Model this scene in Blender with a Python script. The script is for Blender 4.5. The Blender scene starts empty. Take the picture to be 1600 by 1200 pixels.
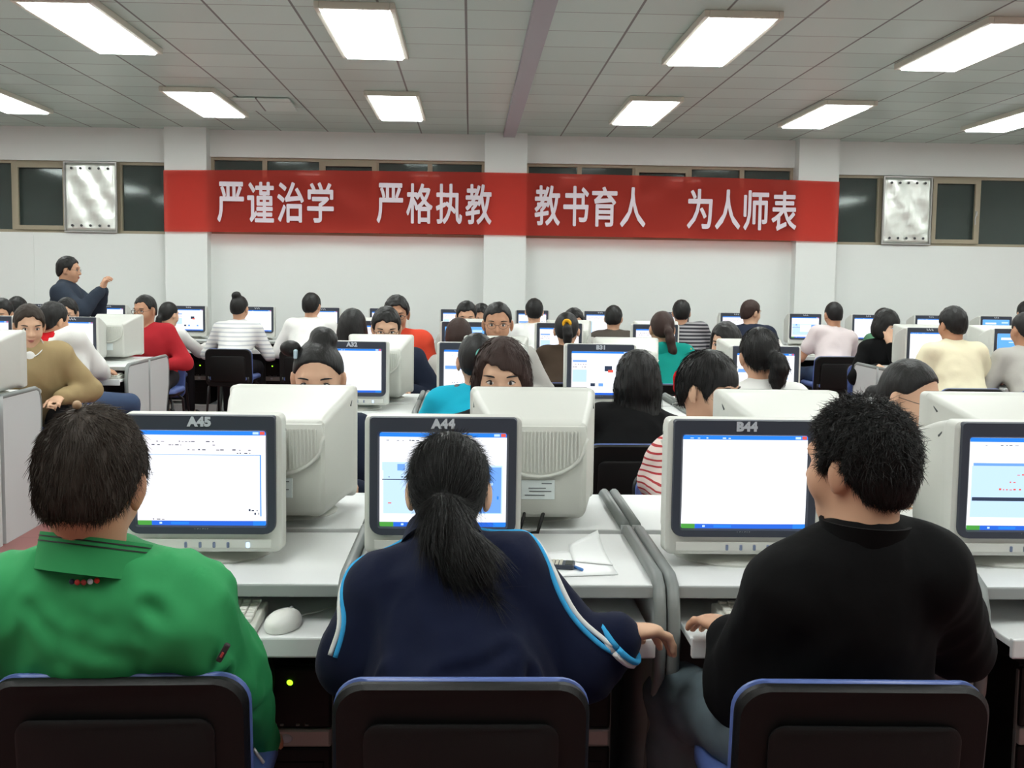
import bpy, bmesh, math, random
import numpy as np
from mathutils import Vector, Matrix, Quaternion

# ---------------------------------------------------------------- camera, world, exposure
C = bpy.context.scene.collection
SC = bpy.context.scene
PI = math.pi

cam_data = bpy.data.cameras.new('camera')
cam = bpy.data.objects.new('camera', cam_data)
C.objects.link(cam)
SC.camera = cam
cam_data.sensor_width = 36.0
cam_data.lens = 1800.0 / 1600.0 * 36.0
cam_data.clip_start = 0.05
cam_data.clip_end = 100
YAW, PITCH, ROLL = math.radians(2.1316), math.radians(-5.1452), math.radians(0.8)
fw = Vector((math.sin(YAW) * math.cos(PITCH), math.cos(YAW) * math.cos(PITCH), math.sin(PITCH)))
rt = Vector((math.cos(YAW), -math.sin(YAW), 0))
up = rt.cross(fw)
rt2 = rt * math.cos(ROLL) + up * math.sin(ROLL)
up2 = -rt * math.sin(ROLL) + up * math.cos(ROLL)
m = Matrix((rt2, up2, -fw)).transposed().to_4x4()
m.translation = Vector((0, 0, 1.37))
cam.matrix_world = m

world = bpy.data.worlds.new('night')
SC.world = world
world.use_nodes = True
world.node_tree.nodes['Background'].inputs[0].default_value = (0.004, 0.006, 0.007, 1)
world.node_tree.nodes['Background'].inputs[1].default_value = 1.0

vs = SC.view_settings
vs.view_transform = 'Standard'
vs.look = 'None'
vs.exposure = 0.0
vs.gamma = 1.0
vs.use_curve_mapping = False
SC.cycles.use_denoising = True
SC.cycles.max_bounces = 6
SC.cycles.diffuse_bounces = 4
SC.cycles.glossy_bounces = 3
SC.cycles.transmission_bounces = 4
SC.cycles.transparent_max_bounces = 8
LAMP_STRENGTH = 16.6
SCREEN_STRENGTH = 1.3

# ---------------------------------------------------------------- helpers: objects
def srgb(r, g, b):
    def f(c):
        c /= 255.0
        return c / 12.92 if c <= 0.04045 else ((c + 0.055) / 1.055) ** 2.4
    return (f(r), f(g), f(b))

def tag(o, label=None, cat=None, group=None, kind=None):
    if label: o['label'] = label
    if cat: o['category'] = cat
    if group: o['group'] = group
    if kind: o['kind'] = kind
    return o

def empty(name, loc=(0, 0, 0), rotz=0.0):
    o = bpy.data.objects.new(name, None)
    C.objects.link(o)
    o.location = loc
    o.rotation_euler = (0, 0, rotz)
    o.empty_display_size = 0.1
    return o

def obj(name, bm, mats, parent=None, smooth=False, angle=None):
    me = bpy.data.meshes.new(name)
    bmesh.ops.recalc_face_normals(bm, faces=bm.faces)
    bm.to_mesh(me)
    bm.free()
    for mt in (mats if isinstance(mats, (list, tuple)) else [mats]):
        me.materials.append(mt)
    if smooth:
        me.polygons.foreach_set('use_smooth', [True] * len(me.polygons))
        if angle:
            me.set_sharp_from_angle(angle=math.radians(angle))
    o = bpy.data.objects.new(name, me)
    C.objects.link(o)
    o.parent = parent
    return o

def raw_obj(name, verts, faces, mats, parent=None, smooth=True, midx=None):
    me = bpy.data.meshes.new(name)
    verts = np.asarray(verts, dtype=np.float32)
    faces = np.asarray(faces, dtype=np.int32)
    n, k = faces.shape
    me.vertices.add(len(verts))
    me.vertices.foreach_set('co', verts.ravel())
    me.loops.add(n * k)
    me.loops.foreach_set('vertex_index', faces.ravel())
    me.polygons.add(n)
    me.polygons.foreach_set('loop_start', np.arange(0, n * k, k, dtype=np.int32))
    me.polygons.foreach_set('loop_total', np.full(n, k, dtype=np.int32))
    for mt in (mats if isinstance(mats, (list, tuple)) else [mats]):
        me.materials.append(mt)
    if midx is not None:
        me.polygons.foreach_set('material_index', np.asarray(midx, dtype=np.int32))
    me.update(calc_edges=True)
    me.validate()
    if smooth:
        me.polygons.foreach_set('use_smooth', [True] * len(me.polygons))
    o = bpy.data.objects.new(name, me)
    C.objects.link(o)
    o.parent = parent
    return o

def kids(o):
    return [c for c in C.objects if c.parent == o]

KIDS = {}
def remember(root):
    # children lists are cached so that copying stays cheap
    KIDS[root.name] = [(c, kids(c)) for c in kids(root)]
    return root

def dup(root, loc, rotz=0.0, skip=()):
    r = root.copy()
    C.objects.link(r)
    r.location = loc
    r.rotation_euler = (0, 0, rotz)
    for key in ('label', 'group'):
        if key in r: del r[key]
    for c, gs in KIDS[root.name]:
        if c.name.split('.')[0] in skip: continue
        d = c.copy()
        C.objects.link(d)
        d.parent = r
        for g in gs:
            if g.name.split('.')[0] in skip: continue
            e = g.copy()
            C.objects.link(e)
            e.parent = d
    return r

def drop(root):
    for c, gs in KIDS[root.name]:
        for g in gs: bpy.data.objects.remove(g)
        bpy.data.objects.remove(c)
    bpy.data.objects.remove(root)

# ---------------------------------------------------------------- helpers: mesh shapes
def box(bm, c, s, bev=0.0, seg=2, rot=None, mi=0):
    r = bmesh.ops.create_cube(bm, size=1.0)
    vs_ = r['verts']
    for v in vs_:
        v.co = Vector((v.co.x * s[0], v.co.y * s[1], v.co.z * s[2]))
    fs = list({f for v in vs_ for f in v.link_faces})
    for f in fs: f.material_index = mi
    if bev > 0:
        es = list({e for v in vs_ for e in v.link_edges})
        rr = bmesh.ops.bevel(bm, geom=es, offset=bev, segments=seg, profile=0.5, affect='EDGES')
        vs_ = list({v for f in rr['faces'] for v in f.verts} | {v for v in vs_ if v.is_valid})
        for f in {f for v in vs_ for f in v.link_faces}: f.material_index = mi
    M = Matrix.Translation(Vector(c))
    if rot is not None: M = M @ rot.to_4x4()
    for v in vs_: v.co = M @ v.co
    return vs_

def loft(bm, rings, cap0=True, cap1=True, closed=True, mi=0):
    vr = [[bm.verts.new(p) for p in ring] for ring in rings]
    n = len(vr[0])
    for a, b in zip(vr, vr[1:]):
        for i in range(n if closed else n - 1):
            j = (i + 1) % n
            f = bm.faces.new((a[i], a[j], b[j], b[i]))
            f.material_index = mi
    if cap0: bm.faces.new(vr[0][::-1]).material_index = mi
    if cap1: bm.faces.new(vr[-1]).material_index = mi
    return vr

def tube(bm, pts, r, n=8, mi=0, cap=True):
    pts = [Vector(p) for p in pts]
    rs = r if isinstance(r, (list, tuple)) else [r] * len(pts)
    rings = []
    t0 = (pts[1] - pts[0]).normalized()
    ref = Vector((0, 0, 1)) if abs(t0.z) < 0.9 else Vector((1, 0, 0))
    u = t0.cross(ref).normalized()
    for i, p in enumerate(pts):
        t = (pts[min(i + 1, len(pts) - 1)] - pts[max(i - 1, 0)]).normalized()
        u = (u - t * u.dot(t)).normalized()
        w = t.cross(u)
        rings.append([p + (u * math.cos(2 * PI * k / n) + w * math.sin(2 * PI * k / n)) * rs[i] for k in range(n)])
    loft(bm, rings, cap, cap, True, mi)

def prism(bm, outline, axis, a, b, mi=0, bev=0.0):
    # outline: 2D points; axis 0: (y,z) extruded over x, 1: (x,z) over y, 2: (x,y) over z
    def P(p, h):
        return {0: (h, p[0], p[1]), 1: (p[0], h, p[1]), 2: (p[0], p[1], h)}[axis]
    va = [bm.verts.new(P(p, a)) for p in outline]
    vb = [bm.verts.new(P(p, b)) for p in outline]
    n = len(outline)
    fs = [bm.faces.new(va[::-1]), bm.faces.new(vb)]
    for i in range(n):
        fs.append(bm.faces.new((va[i], va[(i + 1) % n], vb[(i + 1) % n], vb[i])))
    for f in fs: f.material_index = mi
    if bev > 0:
        es = list({e for f in fs[:2] for e in f.edges})
        bmesh.ops.bevel(bm, geom=es, offset=bev, segments=2, profile=0.5, affect='EDGES')

def rrect(w, h, r, n=5, cx=0.0, cz=0.0, rb=None):
    # rounded rectangle outline, counter-clockwise; rb = radius of the lower corners
    out = []
    rb = r if rb is None else rb
    for (sx, sz, a0, rr) in ((1, 1, 0, r), (-1, 1, 90, r), (-1, -1, 180, rb), (1, -1, 270, rb)):
        for k in range(n + 1):
            a = math.radians(a0 + 90.0 * k / n)
            out.append((cx + sx * (w / 2 - rr) + rr * math.cos(a), cz + sz * (h / 2 - rr) + rr * math.sin(a)))
    return out

def ellipsoid(bm, c, r, rot=None, u=16, v=10, mi=0):
    res = bmesh.ops.create_uvsphere(bm, u_segments=u, v_segments=v, radius=1.0)
    M = Matrix.Translation(Vector(c)) @ (rot.to_4x4() if rot is not None else Matrix.Identity(4)) @ Matrix.Diagonal((r[0], r[1], r[2], 1))
    for q in res['verts']:
        q.co = M @ q.co
        for f in q.link_faces: f.material_index = mi

def text_mesh(s, size, name, mat, parent=None, extrude=0.0005, bold=0.0, spacing=1.0, align='CENTER', heavy=0.0):
    cu = bpy.data.curves.new(name, 'FONT')
    cu.body = s
    cu.size = size
    cu.align_x = align
    cu.align_y = 'CENTER'
    cu.extrude = extrude
    cu.offset = bold
    cu.space_character = spacing
    cu.resolution_u = 3
    tmp = bpy.data.objects.new(name, cu)
    C.objects.link(tmp)
    dg = bpy.context.evaluated_depsgraph_get()
    dg.update()
    me = bpy.data.meshes.new_from_object(tmp.evaluated_get(dg))
    bpy.data.objects.remove(tmp)
    bpy.data.curves.remove(cu)
    me.materials.clear()
    me.materials.append(mat)
    if heavy:
        # a heavier face: the same outline laid down several times, a stroke's breadth apart
        bm = bmesh.new(); bm.from_mesh(me)
        src = list(bm.verts) + list(bm.edges) + list(bm.faces)
        for k in range(8):
            g = bmesh.ops.duplicate(bm, geom=src)['geom']
            dx, dy = heavy * math.cos(k * PI / 4), heavy * math.sin(k * PI / 4)
            for e in g:
                if isinstance(e, bmesh.types.BMVert): e.co += Vector((dx, dy, -0.00003 * (k + 1)))
        bm.to_mesh(me); bm.free()
    o = bpy.data.objects.new(name, me)
    C.objects.link(o)
    o.parent = parent
    return o

# ---------------------------------------------------------------- helpers: materials
def mat(name, col, rough=0.5, metal=0.0, spec=0.5, bump=0.0, bscale=60.0, vary=0.0, vscale=8.0, emit=None, estr=0.0, sheen=0.0, stretch=None):
    mt = bpy.data.materials.new(name)
    mt.use_nodes = True
    nt = mt.node_tree
    b = nt.nodes['Principled BSDF']
    b.inputs['Base Color'].default_value = (*col, 1)
    b.inputs['Roughness'].default_value = rough
    b.inputs['Metallic'].default_value = metal
    b.inputs['Specular IOR Level'].default_value = spec
    if sheen: b.inputs['Sheen Weight'].default_value = sheen
    tc = None
    if bump or vary:
        tc = nt.nodes.new('ShaderNodeTexCoord')
        src = tc.outputs['Object']
        if stretch:
            mp = nt.nodes.new('ShaderNodeMapping')
            mp.inputs['Scale'].default_value = stretch
            nt.links.new(src, mp.inputs['Vector'])
            src = mp.outputs['Vector']
    if bump:
        n = nt.nodes.new('ShaderNodeTexNoise')
        n.inputs['Scale'].default_value = bscale
        n.inputs['Detail'].default_value = 3
        nt.links.new(src, n.inputs['Vector'])
        bp = nt.nodes.new('ShaderNodeBump')
        bp.inputs['Strength'].default_value = bump
        bp.inputs['Distance'].default_value = 0.004
        nt.links.new(n.outputs['Fac'], bp.inputs['Height'])
        nt.links.new(bp.outputs['Normal'], b.inputs['Normal'])
    if vary:
        n = nt.nodes.new('ShaderNodeTexNoise')
        n.inputs['Scale'].default_value = vscale
        n.inputs['Detail'].default_value = 4
        nt.links.new(src, n.inputs['Vector'])
        r = nt.nodes.new('ShaderNodeMix')
        r.data_type = 'RGBA'
        r.inputs[6].default_value = (*[c * (1 - vary) for c in col], 1)
        r.inputs[7].default_value = (*[min(1, c * (1 + vary)) for c in col], 1)
        nt.links.new(n.outputs['Fac'], r.inputs[0])
        nt.links.new(r.outputs[2], b.inputs['Base Color'])
    if emit is not None:
        b.inputs['Emission Color'].default_value = (*emit, 1)
        b.inputs['Emission Strength'].default_value = estr
    return mt

def stripe_mat(name, c1, c2, freq, duty, rough=0.8, axis='Z', wob=0.0):
    # woven stripes along an axis of the garment
    mt = mat(name, c1, rough, spec=0.2)
    nt = mt.node_tree
    b = nt.nodes['Principled BSDF']
    tc = nt.nodes.new('ShaderNodeTexCoord')
    sp = nt.nodes.new('ShaderNodeSeparateXYZ')
    nt.links.new(tc.outputs['Object'], sp.inputs[0])
    src = sp.outputs[axis]
    if wob:
        n = nt.nodes.new('ShaderNodeTexNoise'); n.inputs['Scale'].default_value = 7.0
        nt.links.new(tc.outputs['Object'], n.inputs['Vector'])
        ad = nt.nodes.new('ShaderNodeMath'); ad.operation = 'MULTIPLY_ADD'
        ad.inputs[1].default_value = wob
        nt.links.new(n.outputs['Fac'], ad.inputs[0]); nt.links.new(src, ad.inputs[2])
        src = ad.outputs[0]
    mu = nt.nodes.new('ShaderNodeMath'); mu.operation = 'MULTIPLY'; mu.inputs[1].default_value = freq
    nt.links.new(src, mu.inputs[0])
    fr = nt.nodes.new('ShaderNodeMath'); fr.operation = 'FRACT'
    nt.links.new(mu.outputs[0], fr.inputs[0])
    lt = nt.nodes.new('ShaderNodeMath'); lt.operation = 'LESS_THAN'; lt.inputs[1].default_value = duty
    nt.links.new(fr.outputs[0], lt.inputs[0])
    mx = nt.nodes.new('ShaderNodeMix'); mx.data_type = 'RGBA'
    mx.inputs[6].default_value = (*c1, 1); mx.inputs[7].default_value = (*c2, 1)
    nt.links.new(lt.outputs[0], mx.inputs[0])
    nt.links.new(mx.outputs[2], b.inputs['Base Color'])
    return mt

def emis(name, col, strength):
    mt = bpy.data.materials.new(name)
    mt.use_nodes = True
    nt = mt.node_tree
    nt.nodes.remove(nt.nodes['Principled BSDF'])
    e = nt.nodes.new('ShaderNodeEmission')
    e.inputs[0].default_value = (*col, 1)
    e.inputs[1].default_value = strength
    nt.links.new(e.outputs[0], nt.nodes['Material Output'].inputs[0])
    return mt

M = {}
M['wall'] = mat('wall_paint', srgb(226, 229, 226), 0.6, spec=0.3, bump=0.05, bscale=40)
M['floor_base'] = mat('floor_paint', srgb(128, 74, 72), 0.45, vary=0.12, vscale=3)
M['plastic'] = mat('ivory_plastic', srgb(206, 207, 200), 0.42, spec=0.4)
M['plastic_dark'] = mat('charcoal_plastic', srgb(60, 65, 76), 0.5, spec=0.35)
M['black_plastic'] = mat('black_plastic', srgb(14, 14, 14), 0.5, spec=0.3, bump=0.12, bscale=400)
M['black_tube'] = mat('black_tube', srgb(30, 30, 32), 0.35)
M['blue_vinyl'] = mat('blue_vinyl', srgb(88, 108, 168), 0.35, spec=0.5)
M['laminate'] = mat('desk_laminate', srgb(228, 230, 229), 0.4, spec=0.45)
M['panel'] = mat('desk_panel', srgb(200, 204, 204), 0.5)
M['edge'] = mat('grey_edge', srgb(128, 133, 131), 0.4)
M['edge_light'] = mat('grey_front_edge', srgb(150, 155, 153), 0.45)
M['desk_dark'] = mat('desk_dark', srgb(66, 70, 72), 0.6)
M['tag'] = mat('tag_grey', srgb(196, 202, 210), 0.5)
M['brand'] = mat('brand_grey', srgb(140, 146, 150), 0.5)
M['button'] = mat('button_blue', srgb(112, 124, 150), 0.4)
M['power'] = emis('power_light', (0.55, 0.7, 1.0), 1.6)
M['led'] = emis('green_led', (0.35, 1.0, 0.02), 2.5)
M['sticker'] = mat('sticker', srgb(214, 222, 222), 0.5)
M['ink'] = mat('ink', srgb(90, 95, 100), 0.7)
M['key'] = mat('keys', srgb(216, 216, 208), 0.5)
M['kb'] = mat('keyboard_shell', srgb(206, 207, 199), 0.5)
M['mouse'] = mat('mouse_white', srgb(232, 232, 226), 0.35)
M['silver'] = mat('silver_plastic', srgb(170, 168, 165), 0.35, metal=0.3)
M['paper'] = mat('paper', srgb(240, 242, 242), 0.8)
M['cable'] = mat('cable_black', srgb(18, 18, 19), 0.5)
M['cable_w'] = mat('cable_white', srgb(214, 214, 208), 0.5)
M['glasses'] = mat('glasses_wire', srgb(70, 66, 64), 0.3, metal=0.6)


# ---------------------------------------------------------------- room shell
WALL_Y, CEIL_Z = 12.62, 2.93
X0, X1, Y0 = -8.0, 8.6, -3.4

def floor_material():
    mt = mat('red_floor', srgb(134, 94, 88), 0.4, spec=0.4)
    nt = mt.node_tree
    b = nt.nodes['Principled BSDF']
    tc = nt.nodes.new('ShaderNodeTexCoord')
    br = nt.nodes.new('ShaderNodeTexBrick')
    br.offset = 0.0
    br.inputs['Scale'].default_value = 1.0
    br.inputs['Brick Width'].default_value = 0.6
    br.inputs['Row Height'].default_value = 0.6
    br.inputs['Mortar Size'].default_value = 0.003
    br.inputs['Color1'].default_value = (*srgb(142, 88, 86), 1)
    br.inputs['Color2'].default_value = (*srgb(136, 84, 82), 1)
    br.inputs['Mortar'].default_value = (*srgb(104, 72, 68), 1)
    nt.links.new(tc.outputs['Object'], br.inputs['Vector'])
    nt.links.new(br.outputs['Color'], b.inputs['Base Color'])
    return mt

def ceiling_material():
    # half-metre perforated metal tiles, dark seams along the room, finer seams across, every tile hung a little differently
    mt = mat('metal_ceiling_tiles', srgb(172, 177, 166), 0.36, metal=0.15, spec=0.5)
    nt = mt.node_tree
    b = nt.nodes['Principled BSDF']
    N = nt.nodes.new
    tc = N('ShaderNodeTexCoord')
    sp = N('ShaderNodeSeparateXYZ'); nt.links.new(tc.outputs['Object'], sp.inputs[0])
    def math_(op, a, v=None, w=None):
        q = N('ShaderNodeMath'); q.operation = op
        for i, x in enumerate((a, v, w)):
            if x is None: continue
            if isinstance(x, (int, float)): q.inputs[i].default_value = x
            else: nt.links.new(x, q.inputs[i])
        return q.outputs[0]
    ux = math_('MULTIPLY_ADD', sp.outputs['X'], 2.0, 40.1)
    uy = math_('MULTIPLY_ADD', sp.outputs['Y'], 2.0, 40.28)
    fx, fy = math_('FRACT', ux), math_('FRACT', uy)
    lx = math_('LESS_THAN', fx, 0.030)
    ly = math_('LESS_THAN', fy, 0.024)
    ly = math_('MULTIPLY', ly, 0.8)
    seam = math_('MAXIMUM', lx, ly)
    ix, iy = math_('FLOOR', ux), math_('FLOOR', uy)
    cb = N('ShaderNodeCombineXYZ'); nt.links.new(ix, cb.inputs[0]); nt.links.new(iy, cb.inputs[1])
    wn = N('ShaderNodeTexWhiteNoise'); nt.links.new(cb.outputs[0], wn.inputs['Vector'])
    mx = N('ShaderNodeMix'); mx.data_type = 'RGBA'
    mx.inputs[6].default_value = (*srgb(181, 201, 193), 1)
    mx.inputs[7].default_value = (*srgb(195, 214, 206), 1)
    nt.links.new(wn.outputs['Value'], mx.inputs[0])
    m2 = N('ShaderNodeMix'); m2.data_type = 'RGBA'
    nt.links.new(seam, m2.inputs[0]); nt.links.new(mx.outputs[2], m2.inputs[6])
    m2.inputs[7].default_value = (*srgb(74, 74, 70), 1)
    nt.links.new(m2.outputs[2], b.inputs['Base Color'])
    # tile tilt: a small random slope per tile feeds a bump
    sc = N('ShaderNodeSeparateXYZ'); nt.links.new(wn.outputs['Color'], sc.inputs[0])
    sx = math_('MULTIPLY', math_('SUBTRACT', sc.outputs[0], 0.5), fx)
    sy = math_('MULTIPLY', math_('SUBTRACT', sc.outputs[1], 0.5), fy)
    dome = math_('ADD', math_('POWER', math_('ABSOLUTE', math_('SUBTRACT', fx, 0.5)), 2.0), math_('POWER', math_('ABSOLUTE', math_('SUBTRACT', fy, 0.5)), 2.0))
    hh = math_('ADD', math_('ADD', sx, sy), math_('MULTIPLY', dome, 0.5))
    bp = N('ShaderNodeBump'); bp.inputs['Strength'].default_value = 0.5; bp.inputs['Distance'].default_value = 0.012
    nt.links.new(hh, bp.inputs['Height'])
    nt.links.new(bp.outputs['Normal'], b.inputs['Normal'])
    return mt

def slab(name, c, s, m_, bev=0):
    bm = bmesh.new()
    box(bm, c, s, bev)
    return tag(obj(name, bm, m_), kind='structure')

slab('floor', ((X0 + X1) / 2, (Y0 + WALL_Y) / 2, -0.05), (X1 - X0 + 0.6, WALL_Y - Y0 + 0.9, 0.1), floor_material())
slab('ceiling', ((X0 + X1) / 2, (Y0 + WALL_Y) / 2, CEIL_Z + 0.05), (X1 - X0 + 0.6, WALL_Y - Y0 + 0.9, 0.1), ceiling_material())
slab('wall_left', (X0 - 0.1, (Y0 + WALL_Y) / 2, CEIL_Z / 2), (0.2, WALL_Y - Y0 + 0.4, CEIL_Z), M['wall'])
slab('wall_right', (X1 + 0.1, (Y0 + WALL_Y) / 2, CEIL_Z / 2), (0.2, WALL_Y - Y0 + 0.4, CEIL_Z), M['wall'])
slab('wall_front', ((X0 + X1) / 2, Y0 - 0.1, CEIL_Z / 2), (X1 - X0, 0.2, CEIL_Z), M['wall'])

PIL = [(-3.245, -2.802), (0.14, 0.592), (3.524, 3.964)]
PIL_Y = 12.45
WIN = [(X0, -3.245, 1.812, 2.575), (-2.802, 0.14, 1.825, 2.645), (0.592, 3.524, 1.83, 2.635), (3.964, X1, 1.812, 2.572)]

# back wall with its band of high openings; pillars stand a little proud of it
bm = bmesh.new()
for (a, b_, z0, z1) in WIN:
    box(bm, ((a + b_) / 2, WALL_Y + 0.12, z0 / 2), (b_ - a, 0.24, z0))
    box(bm, ((a + b_) / 2, WALL_Y + 0.12, (z1 + CEIL_Z) / 2), (b_ - a, 0.24, CEIL_Z - z1))
for (a, b_) in PIL:
    box(bm, ((a + b_) / 2, (PIL_Y + WALL_Y + 0.24) / 2, CEIL_Z / 2), (b_ - a, WALL_Y + 0.24 - PIL_Y, CEIL_Z))
tag(obj('wall_back', bm, M['wall']), kind='structure')

slab('trim_1', (0.398, (Y0 + PIL_Y) / 2, CEIL_Z - 0.022), (0.125, PIL_Y - Y0, 0.044), mat('trunking_lilac', srgb(166, 164, 172), 0.5))
slab('trim_2', (-4.69, WALL_Y - 0.004, 0.905), (0.012, 0.008, 1.81), M['wall'])

# ---------------------------------------------------------------- windows
def glass_material():
    mt = bpy.data.materials.new('night_glass')
    mt.use_nodes = True
    nt = mt.node_tree
    nt.nodes.remove(nt.nodes['Principled BSDF'])
    tr = nt.nodes.new('ShaderNodeBsdfTransparent'); tr.inputs[0].default_value = (0.75, 0.8, 0.78, 1)
    gl = nt.nodes.new('ShaderNodeBsdfGlossy'); gl.inputs['Roughness'].default_value = 0.06
    gl.inputs[0].default_value = (0.8, 0.85, 0.83, 1)
    df = nt.nodes.new('ShaderNodeBsdfDiffuse'); df.inputs[0].default_value = (*srgb(96, 108, 104), 1)
    m0 = nt.nodes.new('ShaderNodeMixShader'); m0.inputs[0].default_value = 0.38
    nt.links.new(tr.outputs[0], m0.inputs[1]); nt.links.new(df.outputs[0], m0.inputs[2])
    fr = nt.nodes.new('ShaderNodeFresnel'); fr.inputs[0].default_value = 1.5
    mx = nt.nodes.new('ShaderNodeMixShader')
    nt.links.new(fr.outputs[0], mx.inputs[0]); nt.links.new(m0.outputs[0], mx.inputs[1]); nt.links.new(gl.outputs[0], mx.inputs[2])
    nt.links.new(mx.outputs[0], nt.nodes['Material Output'].inputs[0])
    return mt
GLASS = glass_material()
FRAME = mat('window_frame_beige', srgb(160, 150, 128), 0.5)

def frame_rect(bm, a, b_, z0, z1, y, w, d):
    box(bm, ((a + b_) / 2, y, z0 + w / 2), (b_ - a, d, w))
    box(bm, ((a + b_) / 2, y, z1 - w / 2), (b_ - a, d, w))
    box(bm, (a + w / 2, y, (z0 + z1) / 2), (w, d, z1 - z0 - 2 * w))
    box(bm, (b_ - w / 2, y, (z0 + z1) / 2), (w, d, z1 - z0 - 2 * w))

def window(n, a, b_, z0, z1, mull, sashes, handle=None):
    root = empty('window_%d' % n, ((a + b_) / 2, WALL_Y + 0.06, z0))
    tag(root, kind='structure')
    ox, oy, oz = root.location
    bm = bmesh.new()
    frame_rect(bm, a - ox, b_ - ox, 0, z1 - z0, 0.02, 0.03, 0.06)
    for mx in mull:
        box(bm, (mx - ox, 0.02, (z1 - z0) / 2), (0.05, 0.058, z1 - z0 - 0.06))
    obj('window_frame', bm, FRAME, root)
    bm = bmesh.new()
    box(bm, (0, 0.035, (z1 - z0) / 2), (b_ - a - 0.04, 0.006, z1 - z0 - 0.04))
    obj('glass_pane', bm, GLASS, root)
    for (sa, sb) in sashes:
        bm = bmesh.new()
        frame_rect(bm, sa - ox, sb - ox, 0.03, z1 - z0 - 0.03, -0.02, 0.045, 0.035)
        s = obj('sash', bm, FRAME, root)
        if handle and sa < handle < sb:
            bm = bmesh.new()
            box(bm, (sb - 0.03 - ox, -0.05, 0.36), (0.018, 0.03, 0.05), 0.004)
            tube(bm, [(sb - 0.03 - ox, -0.06, 0.36), (sb - 0.05 - ox, -0.065, 0.30), (sb - 0.045 - ox, -0.065, 0.24)], 0.008)
            obj('handle', bm, M['silver'], s)
    return root

window(1, X0, -3.245, 1.812, 2.575, [-5.6, -4.9, -4.36, -3.78], [(-4.89, -4.33)])
window(2, -2.802, 0.14, 1.825, 2.645, [-2.23, -1.62, -1.03, -0.45], [(-1.62, -1.03)])
window(3, 0.592, 3.524, 1.83, 2.635, [1.175, 1.78, 2.38, 2.96], [(1.78, 2.38)])
window(4, 3.964, X1, 1.812, 2.572, [4.5, 5.08, 5.6, 6.2], [(5.08, 5.6)], handle=5.3)

# ---------------------------------------------------------------- silver sheets that cover two window bays
FOIL = mat('crumpled_foil', srgb(226, 230, 224), 0.34, metal=0.8, bump=0.5, bscale=6.0)
def foil(x0, x1, z0, z1, label):
    root = empty('foil_sheet', ((x0 + x1) / 2, WALL_Y - 0.005, z0))
    tag(root, label, 'foil sheet')
    w, h = x1 - x0, z1 - z0
    rng = random.Random(int(x0 * 100))
    nx, nz = 14, 18
    bm = bmesh.new()
    off = [[rng.uniform(-1, 1) * 0.006 + 0.008 * math.sin(i * 0.9 + j * 0.5) for i in range(nx + 1)] for j in range(nz + 1)]
    for y, s in ((0.0, 1), (0.012, -1)):
        pass
    ring = lambda dy: [[bm.verts.new((-w / 2 + w * i / nx, dy + off[j][i] * (0.3 if j in (0, nz) or i in (0, nx) else 1), h * j / nz)) for i in range(nx + 1)] for j in range(nz + 1)]
    A, B = ring(-0.022), ring(-0.012)
    for j in range(nz):
        for i in range(nx):
            bm.faces.new((A[j][i], A[j][i + 1], A[j + 1][i + 1], A[j + 1][i]))
            bm.faces.new((B[j][i + 1], B[j][i], B[j + 1][i], B[j + 1][i + 1]))
    for j in range(nz):
        bm.faces.new((A[j][0], A[j + 1][0], B[j + 1][0], B[j][0]))
        bm.faces.new((A[j + 1][nx], A[j][nx], B[j][nx], B[j + 1][nx]))
    for i in range(nx):
        bm.faces.new((A[0][i + 1], A[0][i], B[0][i], B[0][i + 1]))
        bm.faces.new((A[nz][i], A[nz][i + 1], B[nz][i + 1], B[nz][i]))
    obj('sheet', bm, FOIL, root, smooth=True)
    for j, zz in ((0, 0.06), (1, h - 0.06)):
        for i in range(5):
            bm = bmesh.new()
            xx = -w / 2 + w * (0.14 + 0.18 * i)
            prism(bm, [(xx + 0.014 * math.cos(a * PI / 5), zz + 0.014 * math.sin(a * PI / 5)) for a in range(10)], 1, -0.036, -0.030)
            obj('hole', bm, M['desk_dark'], root)
    bm = bmesh.new()
    frame_rect(bm, -w / 2 - 0.012, w / 2 + 0.012, -0.012, h + 0.012, -0.014, 0.014, 0.024)
    obj('edge_strip', bm, M['silver'], root)
foil(-4.335, -3.80, 1.83, 2.555, 'crumpled silver foil sheet over the window left of the red banner')
foil(4.52, 5.04, 1.83, 2.55, 'crumpled silver foil sheet over the window right of the red banner')

# ---------------------------------------------------------------- red banner with white characters
def banner_material():
    mt = bpy.data.materials.new('red_banner_cloth')
    mt.use_nodes = True
    nt = mt.node_tree
    b = nt.nodes['Principled BSDF']
    b.inputs['Base Color'].default_value = (*srgb(205, 72, 62), 1)
    b.inputs['Roughness'].default_value = 0.85
    b.inputs['Specular IOR Level'].default_value = 0.15
    tl = nt.nodes.new('ShaderNodeBsdfTranslucent'); tl.inputs[0].default_value = (*srgb(220, 72, 60), 1)
    tr = nt.nodes.new('ShaderNodeBsdfTransparent'); tr.inputs[0].default_value = (1.0, 0.42, 0.38, 1)
    m1 = nt.nodes.new('ShaderNodeMixShader'); m1.inputs[0].default_value = 0.35
    nt.links.new(b.outputs[0], m1.inputs[1]); nt.links.new(tl.outputs[0], m1.inputs[2])
    m2 = nt.nodes.new('ShaderNodeMixShader'); m2.inputs[0].default_value = 0.34
    nt.links.new(m1.outputs[0], m2.inputs[1]); nt.links.new(tr.outputs[0], m2.inputs[2])
    nt.links.new(m2.outputs[0], nt.nodes['Material Output'].inputs[0])
    return mt
BX0, BX1 = -3.245, 3.964
def banner_z(x, top):
    t = (x - BX0) / (BX1 - BX0)
    sag = 4 * t * (1 - t)
    return (2.475 + 0.035 * sag) if top else (1.832 + 0.018 * sag)
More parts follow.
